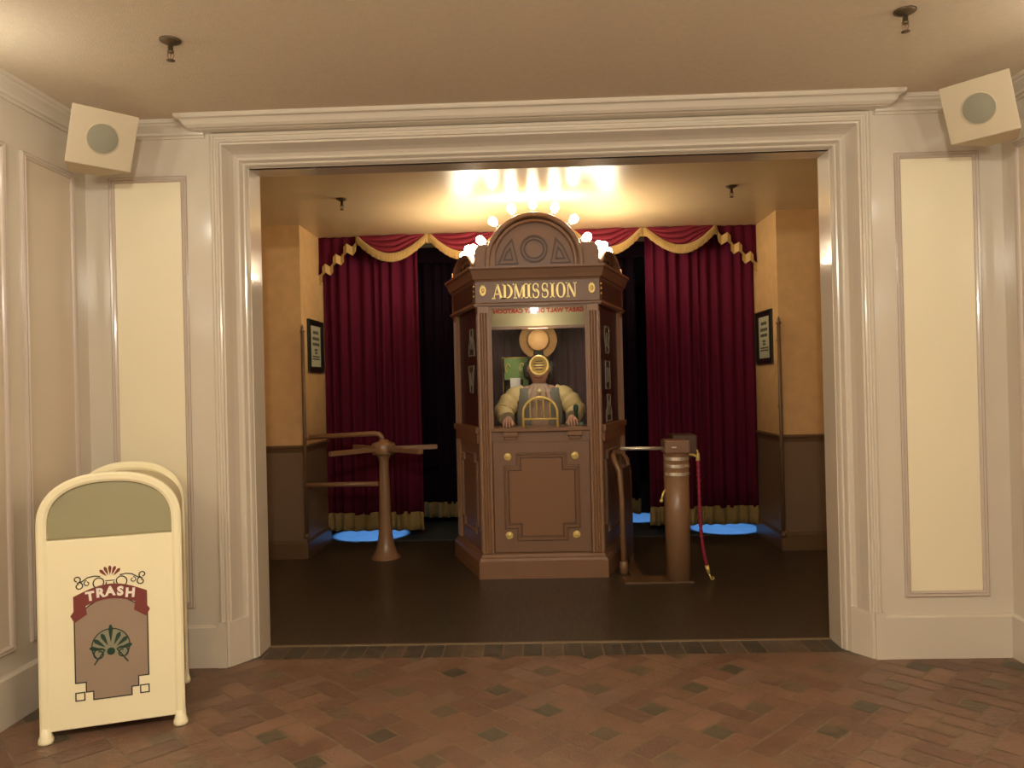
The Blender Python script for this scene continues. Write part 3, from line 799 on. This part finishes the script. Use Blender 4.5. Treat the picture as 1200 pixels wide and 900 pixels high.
m.tube([(0, .045, .62), (0, .04, .70), (0, .03, .76)], [.07, .06, .04], 12); m.build('hat_support', HAIRM, hat)
# clothes
def rings(m, secs, n=28):
    o = len(m.v)
    for cx, cy, z, rx, ry in secs:
        for t_ in range(n):
            a = 2 * PI * t_ / n; m.v.append((cx + rx * math.cos(a), cy + ry * math.sin(a), z))
    for i in range(len(secs) - 1):
        for t_ in range(n):
            u_ = (t_ + 1) % n; m.f.append([o + i * n + t_, o + i * n + u_, o + (i + 1) * n + u_, o + (i + 1) * n + t_]); m.sm.append(True)
m = MB(); rings(m, [(0, .02, .004, .20, .16), (0, .02, .1, .20, .165), (0, .015, .2, .205, .165), (0, .01, .28, .2, .14), (0, .01, .33, .15, .1), (0, .005, .36, .075, .07)]); m.build('shirt', SHIRT, mq)
for s in (-1, 1):
    m = MB(); q = [(s * .03, .02), (s * .2, .0), (s * .21, .2), (s * .17, .345), (s * .1, .35), (s * .07, .25)]
    vs = []
    def yf(x, z): return .02 - .172 * math.sqrt(max(.05, 1 - (x / .235) ** 2)) + max(0, z - .25) * .45
    nq = 8; g = []
    for j in range(nq + 1):
        f = j / nq; z = .01 + .335 * f; xi = .07 + .035 * f ; xo = .205 - .04 * f * f
        for i in range(nq + 1):
            x = xi + (xo - xi) * i / nq; g.append((s * x, yf(x, z) - .006, z))
    fs = [(j * (nq + 1) + i, j * (nq + 1) + i + 1, (j + 1) * (nq + 1) + i + 1, (j + 1) * (nq + 1) + i) for j in range(nq) for i in range(nq)]
    m.add(g, fs, True); o = m.build('vest_front', VEST, mq); o.modifiers.new('s', 'SOLIDIFY').thickness = .012
    # puffed sleeve with gathered folds, then the cuff
    m = MB(); P0 = [Vector((s * .13, .0, .3)), Vector((s * .2, -.01, .28)), Vector((s * .26, -.03, .22)), Vector((s * .305, -.06, .15)), Vector((s * .30, -.12, .11)), Vector((s * .285, -.17, .085))]
    pts = []; rs = []
    for i in range(len(P0) - 1):
        for k_ in range(5):
            f = k_ / 5; pts.append(P0[i].lerp(P0[i + 1], f)); tt = (i + f) / 5
            rs.append((.068 + .024 * math.sin(PI * min(1, tt * 1.15)) - .03 * max(0, tt - .7)) * (1 + .05 * math.sin(tt * 31 + 1) + .04 * math.sin(tt * 53)))
    m.tube(pts, rs, 20); m.build('sleeve', SLEEVE, mq)
    m = MB(); m.tube([(s * .288, -.15, .1), (s * .28, -.175, .097), (s * .275, -.2, .092), (s * .272, -.215, .09)], [.044, .048, .052, .058], 18); m.build('cuff', CUFFM, mq)
m = MB(); n = 96
for lay, (z0, z1, ra, rb, dy) in enumerate(((.385, .30, .058, .125, -.02), (.345, .235, .08, .15, -.028))):
    o_ = len(m.v)
    for j in range(6):
        f_ = j / 5
        for t_ in range(n):
            a = 2 * PI * t_ / n; rr = (ra + (rb - ra) * f_ ** .7) * (1 + .1 * f_ * math.sin(15 * a + lay))
            m.v.append((rr * math.cos(a), .0 + dy + rr * math.sin(a) * .95, z0 + (z1 - z0) * f_ + .008 * math.cos(15 * a) * f_))
    for j in range(5):
        for t_ in range(n):
            u_ = (t_ + 1) % n; m.f.append([o_ + j * n + t_, o_ + j * n + u_, o_ + (j + 1) * n + u_, o_ + (j + 1) * n + t_]); m.sm.append(True)
m.build('ruffle', SHIRT, mq)
m = MB(); m.lathe([(.022, 0), (.022, .005), (.014, .009), (.001, .011)], (0, -.165, .315), 18, (0, -1, 0)); m.build('brooch', BRASS, mq)
m = MB(); m.lathe([(.013, .0), (.013, .002), (.001, .003)], (0, -.175, .315), 14, (0, -1, 0)); m.build('cameo', WHITEP, mq)
# things on the booth desk
t = thing('ticket_stamp', 'dark green upright stamp handle on a pale green block beside the mannequin\'s right-side hand', 'stamp', (.32, 2.12, 1.215))
m = MB(); m.box(-.07, .07, -.05, .05, 0, .025); m.build('base', GREENS, t, bevel=.004)
m = MB(); m.lathe([(.016, .02), (.016, .11), (.022, .12), (.022, .16), (.012, .172), (.001, .175)], (.01, 0, 0), 14); m.build('handle', GREENB, t)
t = thing('reflection_banner', 'green glass reflection built as a banner with gold scrolls and a white card inside the booth', 'banner', (-.14, 2.5, 1.19))  # reflection in the window glass, built as a solid banner and card
m = MB(); m.box(-.135, .08, -.004, .004, .42, .61); m.box(.03, .075, -.006, .002, .1, .60); m.build('cloth', REFLG, t)
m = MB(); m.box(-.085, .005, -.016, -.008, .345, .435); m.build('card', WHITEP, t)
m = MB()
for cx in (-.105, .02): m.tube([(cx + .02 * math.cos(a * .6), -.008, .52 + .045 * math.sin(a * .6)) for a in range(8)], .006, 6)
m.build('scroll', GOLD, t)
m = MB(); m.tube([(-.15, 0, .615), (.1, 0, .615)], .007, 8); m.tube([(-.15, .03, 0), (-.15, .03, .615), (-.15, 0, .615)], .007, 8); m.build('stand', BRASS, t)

# ------------------------------------------------------------------ left turnstile and railing
t = thing('turnstile', 'bronze painted turnstile with four flat arms on a flared pedestal, left of the booth', 'turnstile', (-1.415, 2.72, 0))
m = MB(); m.lathe([(.135, 0), (.135, .012), (.125, .02), (.1, .06), (.078, .13), (.064, .22), (.055, .4), (.048, .7), (.044, .88), (.048, .915), (.062, .94), (.072, .955)], n=28); m.build('pedestal', BRONZE, t)
m = MB(); m.lathe([(.1, .955), (.108, .965), (.108, 1.05), (.1, 1.06), (.05, 1.075), (.04, 1.09), (.001, 1.095)], n=28); m.build('hub', BRONZE, t)
for ex, ey in ((-.36, -.46), (.40, -.42), (.46, .12), (-.33, .30)):
    L = math.hypot(ex, ey); d = Vector((ex / L, ey / L, 0)); p = Vector((-d.y, d.x, 0))
    m = MB(); mp = lambda a, w, z, d=d, p=p: tuple(d * a + p * w + Vector((0, 0, z - .06 * 0)))
    m.box(.08, L + .02, -.022, .022, .985, 1.028, mp); m.build('arm', BRONZE, t, bevel=.006)
t = thing('railing', 'bronze pipe railing with two rails from the left pier corner to the turnstile', 'railing', (-2.145, 2.72, 0))
m = MB(); m.tube([(0, 0, .22), (0, 0, 2.1)], .017, 12); m.lathe([(.02, 2.1), (.024, 2.112), (.012, 2.125), (.016, 2.14), (.004, 2.17)], n=12); m.lathe([(.024, .2), (.026, .215), (.02, .24)], n=12); m.build('pole', RAILM, t)
m = MB(); m.lathe([(.03, 0), (.03, .03), (.026, .035)], (.01, 0, 1.125), 14, (1, 0, 0)); m.tube([(.01, 0, 1.125), (.655, -.0, 1.148), (.69, 0, 1.142), (.715, 0, 1.115), (.722, 0, 1.075)], .024, 12); m.build('rail', BRONZE, t)
m = MB(); m.tube([(.01, 0, .685), (.675, 0, .685)], .023, 12); m.build('rail', BRONZE, t)
t = thing('corner_pole', 'slim brown pole with a pointed finial on the right pier corner', 'pole', (2.215, 2.725, 0))
m = MB(); m.tube([(0, 0, .16), (0, 0, 2.06)], .017, 12); m.lathe([(.024, .13), (.026, .15), (.02, .18)], n=12); m.build('shaft', RAILM, t)
m = MB(); m.lathe([(.02, 2.06), (.026, 2.072), (.012, 2.085), (.016, 2.1), (.003, 2.13)], n=12); m.build('finial', RAILM, t)
for z in (.55, 1.3, 1.9):
    m = MB(); m.box(-.012, .02, -.0, .04, z, z + .02); m.build('clip', RAILM, t)

# ------------------------------------------------------------------ right bollard gate
t = thing('ticket_bollard', 'brown bollard with three steel bands and a steel barrier arm, right of the booth', 'bollard', (1.085, 1.75, 0))
m = MB(); m.box(-.43, .1, -.09, .1, 0, .012); m.box(-.36, -.27, .1, .64, 0, .012); m.build('base_plate', RAILM, t)
m = MB(); m.lathe([(.098, .012), (.098, 1.0)], n=32); m.build('post', BRONZE, t)
m = MB(); m.box(-.1, .095, -.1, .1, 1.0, 1.105); m.build('head', BOOTH, t, bevel=.012)
m = MB(); m.box(-.05, -.012, -.104, -.1, 1.045, 1.055); m.build('slot', STEEL, t)
m = MB(); m.box(.0, .19, .1, .36, .95, 1.13); m.build('housing', DARKB, t, bevel=.01)
for z in (.96, .902, .84):
    m = MB(); n = 26; a0, a1 = -PI * .86, PI * .12
    pts = [(.1015 * math.cos(a0 + (a1 - a0) * i / n), .1015 * math.sin(a0 + (a1 - a0) * i / n)) for i in range(n + 1)]
    m.sweep(pts, [(-.003, z - .013), (.004, z - .013), (.004, z + .013), (-.003, z + .013)], pmap, smooth=False); o = m.build('band', STEEL, t)
m = MB(); m.tube([(-.1, .02, 1.035), (-.43, .02, 1.04)], .014, 12); m.build('barrier_arm', STEEL, t)
m = MB(); m.tube([(-.09, -.02, .72), (-.115, -.05, .69), (-.13, -.06, .64)], .009, 8); m.sphere((-.131, -.06, .635), .015, 10, 6); m.build('pull_lever', BRASS, t)
m = MB(); m.tube([(.09, -.03, .99), (.13, -.05, .985), (.15, -.06, .97)], .009, 8); m.build('rope_hook', BRASS, t)
t = thing('guard_hoop', 'brown bent pipe hoop with a dark infill beside the booth\'s right side', 'guard rail', (.685, 2.0, .0))
m = MB(); m.tube([(.0, 0, 0), (-.005, 0, .62), (-.02, 0, .84), (-.055, .02, .92), (-.06, .06, .96), (-.03, .26, .97), (.04, .34, .96), (.085, .36, .9), (.1, .36, .8), (.11, .36, 0)], .021, 12); m.build('pipe', BRONZE, t)
m = MB(); m.add([(.005, .01, .1), (.11, .35, .1), (.09, .35, .85), (-.01, .01, .85), (.025, .004, .1), (.13, .344, .1), (.11, .344, .85), (.01, .004, .85)], [(0, 1, 2, 3), (4, 5, 6, 7), (0, 1, 5, 4), (1, 2, 6, 5), (2, 3, 7, 6), (3, 0, 4, 7)]); m.build('infill', DARKB, t)
m = MB(); m.lathe([(.034, 0), (.034, .09), (.026, .1)], n=14); m.build('foot', BRONZE, t)
t = thing('barrier_rope', 'red braided rope with brass ends hanging from the bollard to the floor', 'rope', (1.245, 1.69, 0))
rp = [(0, 0, .95), (.002, 0, .8), (.003, 0, .6), (.008, 0, .4), (.025, .005, .24), (.05, .012, .12)]
pts = []; 
for i in range(len(rp) - 1):
    for k_ in range(12): pts.append(Vector(rp[i]).lerp(Vector(rp[i + 1]), k_ / 12))
m = MB(); m.tube(pts, [.0135 + .0028 * math.sin(i * 2.1) for i in range(len(pts))], 10); m.build('cord', REDR, t)
m = MB(); m.tube([(-.001, 0, .94), (0, -.0, 1.0)], [.017, .012], 12); m.tube([(0, 0, 1.0), (-.006, 0, 1.025)], .007, 8); m.build('upper_ferrule', BRASS, t)
m = MB(); m.tube([(.048, .012, .125), (.066, .018, .06)], [.017, .012], 12); m.build('lower_ferrule', BRASS, t)
m = MB(); m.tube([(.066, .018, .06), (.078, .02, .03), (.085, .03, .012), (.1, .03, .01), (.105, .02, .022), (.095, .015, .034)], .007, 8); m.build('end_hook', BRASS, t)

# ------------------------------------------------------------------ framed notices on the piers
def notice(loc, s, label):
    t = thing('framed_notice', label, 'framed sign', loc, 0, 'framed notices on the lobby piers')
    L, Hh = .5, .5
    mp = lambda a, z, w: (s * w, a, z)
    m = MB(); hw, hh = .245, .255
    m.sweep([(-hw, -hh), (hw, -hh), (hw, hh), (-hw, hh)], [(0, 0), (0, .026), (.014, .03), (.045, .026), (.056, .018), (.056, 0)], mp, closed=True); m.build('frame', FRAMEB, t)
    m = MB(); m.box(-hw + .04, hw - .04, .0, .01, -hh + .04, hh - .04, lambda a, w, z: mp(a, z, w)); m.build('mat_board', FRAMEB, t)
    pw, ph = .16, .2
    m = MB(); m.box(-pw, pw, .01, .014, -ph, ph, lambda a, w, z: mp(a, z, w)); m.build('notice', PAPER, t)
    m = MB()
    for z, w_, h in ((.135, .09, .03), (.075, .11, .03), (.02, .11, .028), (-.035, .05, .022), (-.065, .04, .022), (-.1, .12, .014), (-.125, .12, .014)):
        n = max(3, int(w_ / .018)); x = -w_
        while x < w_ - .004:
            l = random.uniform(.016, .034); x1 = min(x + l, w_)
            m.box(x, x1, .014, .0148, z - h / 2, z + h / 2, lambda a, w, z: mp(a, z, w)); x = x1 + .007
    m.build('print', mat('notice_ink', '#3A4030', .6), t)
    m = MB(); m.box(-hw + .042, hw - .042, .0165, .018, -hh + .042, hh - .042, lambda a, w, z: mp(a, z, w)); m.build('glazing', GLASS2, t)
notice((-2.165, 3.175, 1.99), 1, 'black framed notice on the ochre left pier beside the red curtain')
notice((2.225, 3.165, 1.965), -1, 'black framed notice on the ochre right pier beside the red curtain')

# ------------------------------------------------------------------ curtains
def curtain_mesh(x0, x1, y, z0, z1, folds, amp, seed, off=0., nz=10, scallop=0.):
    R_ = random.Random(seed); nx = folds * 10; W_ = x1 - x0
    ph = [R_.uniform(-.5, .5) for _ in range(folds + 2)]; am = [R_.uniform(.6, 1.25) for _ in range(folds + 2)]
    m = MB(); vs = []; 
    for j in range(nz + 1):
        f = j / nz
        for i in range(nx + 1):
            t_ = i / nx * folds; k_ = int(min(t_, folds - 1)); fr = t_ - k_
            a = am[k_] * (1 - fr) + am[k_ + 1] * fr; p = ph[k_] * (1 - fr) + ph[k_ + 1] * fr
            s_ = math.sin(2 * PI * t_ + p)
            yy = y + amp * a * (math.copysign(abs(s_) ** .8, s_)) * (.75 + .25 * (1 - f)) - off + .012 * math.sin(t_ * 1.7 + f * 2)
            zz = z0 + (z1 - z0) * f
            if scallop and j == 0: zz += scallop * (.5 + .5 * s_) * a
            vs.append((x0 + W_ * i / nx + W_ / folds * .22 * math.sin(2 * PI * i / nx * 2.3 + seed) * math.sin(PI * i / nx) + .008 * math.sin(2 * PI * t_ * .5 + f * 1.5), yy, zz))
    fs = [(j * (nx + 1) + i, j * (nx + 1) + i + 1, (j + 1) * (nx + 1) + i + 1, (j + 1) * (nx + 1) + i) for j in range(nz) for i in range(nx)]
    m.add(vs, fs, True); return m
def drape(name, x0, x1, y, z0, z1, folds, amp, seed, ma, label, fz, fm=HEMF):
    t = thing(name, label, 'curtain', ((x0 + x1) / 2, y, z0))
    cx = (x0 + x1) / 2
    def shift(m):
        m.v = [(a - cx, b - y, c - z0) for a, b, c in m.v]; return m
    o = shift(curtain_mesh(x0, x1, y, z0 + fz - .02, z1, folds, amp, seed)).build('cloth', ma, t, fix=False); o.modifiers.new('s', 'SOLIDIFY').thickness = .008
    o = shift(curtain_mesh(x0 - .004, x1 + .004, y, z0, z0 + fz, folds, amp, seed, .012, 3, .0)).build('hem_fringe', fm, t, fix=False); o.modifiers.new('s', 'SOLIDIFY').thickness = .012
    return t
YC = 3.51
drape('red_curtain', -2.155, -1.17, YC, .11, 3.09, 9, .03, 1, VELVET, 'long red velvet curtain with gold hem fringe behind the turnstile', .185)
drape('red_curtain', 1.135, 2.215, YC, .11, 3.09, 10, .03, 2, VELVET, 'long red velvet curtain with gold hem fringe behind the bollard', .185)
drape('dark_curtain', -1.75, .0, 4.25, .11, 3.09, 16, .03, 3, DARKV, 'dark curtain behind the booth, left half', .17)
drape('dark_curtain', .06, 1.13, 4.25, .11, 3.09, 10, .03, 4, DARKV, 'dark curtain behind the booth, right half', .17)
YS = 3.39
def swag(x0, x1, label):
    W_ = x1 - x0; t = thing('swag', label, 'swag', ((x0 + x1) / 2, YS, CZ), 0, 'swags of the valance')
    nu, nv = 44, 60; vs = []; 
    def low(f): s_ = math.sin(PI * f); return -.062 - .215 * s_ ** .92
    def pt(f, g):
        a = 2 * f - 1
        d = min(low(f) + .075, -.012)
        z = d * g - .006
        st = math.sin(PI * f)
        ph = (g * 3.3 + .35 * math.sin(2.2 * a + .6) + (.9 * max(0, a - .15) * 2)) % 1.
        y = -.03 - .1 * (ph ** .7) * (1 - ph) ** .25 * st ** .6 * (1 - .55 * max(0, g - .75) / .25) - .02 * st * g
        return (a * W_ / 2, y, z)
    for j in range(nv + 1):
        for i in range(nu + 1): vs.append(pt(i / nu, j / nv))
    fs = [(j * (nu + 1) + i, j * (nu + 1) + i + 1, (j + 1) * (nu + 1) + i + 1, (j + 1) * (nu + 1) + i) for j in range(nv) for i in range(nu)]
    m = MB(); m.add(vs, fs, True); o = m.build('cloth', SWAGM, t, fix=False); o.modifiers.new('s', 'SOLIDIFY').thickness = .006
    nu = 120; vs = []
    for j in range(3):
        for i in range(nu + 1):
            f = i / nu; p = pt(f, 1.); k_ = j / 2
            ragged = .006 * math.sin(i * 2.4) if j == 2 else 0
            vs.append((p[0], -.035 - .075 * math.sin(PI * f) ** .6 - .011 * (i % 2), p[2] + .012 - k_ * (.085 - .0 * f) + ragged))
    fs = [(j * (nu + 1) + i, j * (nu + 1) + i + 1, (j + 1) * (nu + 1) + i + 1, (j + 1) * (nu + 1) + i) for j in range(2) for i in range(nu)]
    m = MB(); m.add(vs, fs, False); o = m.build('fringe', FRINGE, t, fix=False); o.modifiers.new('s', 'SOLIDIFY').thickness = .01
sx = [-1.775, -1.04, -.33, .39, 1.1, 1.83]
swag(sx[0] + .008, sx[1] - .008, 'red swag with gold fringe at the left end of the valance')
swag(sx[1] + .008, sx[2] - .008, 'red swag with gold fringe just left of the booth crown')
swag(sx[2] + .008, sx[3] - .008, 'middle red swag with gold fringe directly behind the booth crown')
swag(sx[3] + .008, sx[4] - .008, 'red swag with gold fringe just right of the booth crown')
swag(sx[4] + .008, sx[5] - .008, 'red swag with gold fringe at the right end of the valance')
m = MB(); m.box(-3.0, 3.05, 4.1, 4.15, 2.93, CZ); struct(m.build('trim_shade_board', DARKV))  # added dark board, puts shade where lit ceiling would show between swags
def jabot(x, s, label):
    t = thing('jabot', label, 'jabot', (x, YS - .03, CZ), 0, 'jabots of the valance')
    # gathered cloth between the pier and the zigzag edge
    zig = [(-.02, .0), (.03, -.03), (.0, -.13), (-.075 - .0, -.1), (-.06, -.16), (-.10, -.2), (-.19, -.17), (-.17, -.23), (-.2, -.28), (-.28, -.25), (-.26, -.32), (-.3, -.36), (-.385, -.335), (-.39, -.42)]
    zig = [(.03, -.005), (.025, -.07), (-.01, -.105), (-.065, -.075), (-.10, -.105), (-.095, -.165), (-.13, -.2), (-.175, -.175), (-.21, -.205), (-.205, -.265), (-.24, -.3), (-.285, -.27), (-.32, -.30), (-.315, -.36), (-.35, -.385), (-.385, -.365)]
    m = MB(); poly = [(-.39, 0), (.03, 0)] + zig[1:] 
    n = 20; vs = []
    ends = zig
    for j in range(9):
        for i in range(n + 1):
            f = i / n; xx = .03 - .42 * f
            zl = -.03 - .37 * f
            vs.append((-s * xx * -1 if False else s * -xx, .025 - .012 * math.sin(f * 26), zl * j / 8))
    fs = [(j * (n + 1) + i, j * (n + 1) + i + 1, (j + 1) * (n + 1) + i + 1, (j + 1) * (n + 1) + i) for j in range(8) for i in range(n)]
    m.add(vs, fs, True); o = m.build('cloth', VELVET, t, fix=False); o.modifiers.new('s', 'SOLIDIFY').thickness = .006
    m = MB(); wd = .088
    for i in range(len(zig) - 1):
        (xa, za), (xb, zb) = zig[i], zig[i + 1]; ya, yb = -.02 * (i % 2) - .01, -.02 * ((i + 1) % 2) - .01
        q = [(s * -xa, ya, za), (s * -xb, yb, zb), (s * -xb, yb + .004, zb - wd), (s * -xa, ya + .004, za - wd)]
        q2 = [(a, b + .012, c) for a, b, c in q]
        m.add(q + q2, [(0, 1, 2, 3), (4, 5, 6, 7), (0, 1, 5, 4), (1, 2, 6, 5), (2, 3, 7, 6), (3, 0, 4, 7)])
    m.build('fringe', FRINGE, t)
jabot(-1.80, -1, 'red jabot with stepped gold fringe beside the left pier')
jabot(1.865, 1, 'red jabot with stepped gold fringe beside the right pier')

# ------------------------------------------------------------------ light
def lamp(name, kind, loc, power, col, size=.1, rot=None, **kw):
    l = bpy.data.lights.new(name, kind); l.energy = power; l.color = col
    if kind in ('POINT', 'SPOT'): l.shadow_soft_size = size
    if kind == 'AREA': l.size = size
    for k_, v in kw.items(): setattr(l, k_, v)
    o = bpy.data.objects.new(name, l); C.objects.link(o); o.location = loc
    if rot: o.rotation_euler = rot
    return o
WARM = (1, .95, .81)
lamp('sconce_light_left', 'POINT', (-2.3, -1.25, 2.74), 3.6, WARM, .04)
lamp('sconce_light_right', 'POINT', (2.35, -1.25, 2.74), 3.6, WARM, .04)
lamp('foyer_light', 'POINT', (.0, -4.6, 2.83), 155, WARM, .055)
lamp('foyer_fill_left', 'POINT', (-1.6, -4.3, 2.4), 58, WARM, .12)  # unseen lamp added to brighten the front of the trash can
lamp('foyer_fill_right', 'POINT', (1.7, -4.3, 2.4), 52, WARM, .12)  # unseen counterpart added on the right for symmetry
lamp('reflected_marquee_fill', 'POINT', (BX, BY + .06, 1.95), 1.3, (1, .92, .72), .04)  # added fill, brightens the board that imitates the reflected marquee
lamp('booth_light', 'AREA', (BX, BY + .16, 2.02), 1.3, (1, .92, .75), .16, (math.radians(25), 0, 0))
BLUE = (.16, .45, 1)
lamp('blue_light_left', 'SPOT', (-1.80, 3.87, 1.3), 300, BLUE, .03, (0, 0, 0), spot_size=.6, spot_blend=.1)
lamp('blue_light_right', 'SPOT', (1.96, 3.87, 1.3), 300, BLUE, .03, (0, 0, 0), spot_size=.55, spot_blend=.1)
lamp('blue_light_rear', 'SPOT', (1.13, 4.6, 1.3), 250, BLUE, .03, (0, 0, 0), spot_size=.5, spot_blend=.1)
w = bpy.data.worlds.new('World'); bpy.context.scene.world = w; w.use_nodes = True
w.node_tree.nodes['Background'].inputs[0].default_value = (.02, .017, .013, 1)

# ------------------------------------------------------------------ camera
cam = bpy.data.cameras.new('Camera'); cam.sensor_width = 36; cam.lens = 27; cam.clip_start = .05
co = bpy.data.objects.new('Camera', cam); C.objects.link(co)
yaw, pitch, roll = .0309, .00337, -.02416
f = Vector((-math.sin(yaw) * math.cos(pitch), math.cos(yaw) * math.cos(pitch), math.sin(pitch)))
r = Vector((math.cos(yaw), math.sin(yaw), 0)); u_ = r.cross(f)
r2 = r * math.cos(roll) + u_ * math.sin(roll); u2 = u_ * math.cos(roll) - r * math.sin(roll)
M = Matrix((r2, u2, -f)).transposed().to_4x4(); M.translation = Vector((0, -4.316, 1.55))
co.matrix_world = M
sc = bpy.context.scene
sc.camera = co
sc.view_settings.view_transform = 'Standard'; sc.view_settings.look = 'None'; sc.view_settings.gamma = 1; sc.view_settings.use_curve_mapping = False
sc.view_settings.exposure = .33
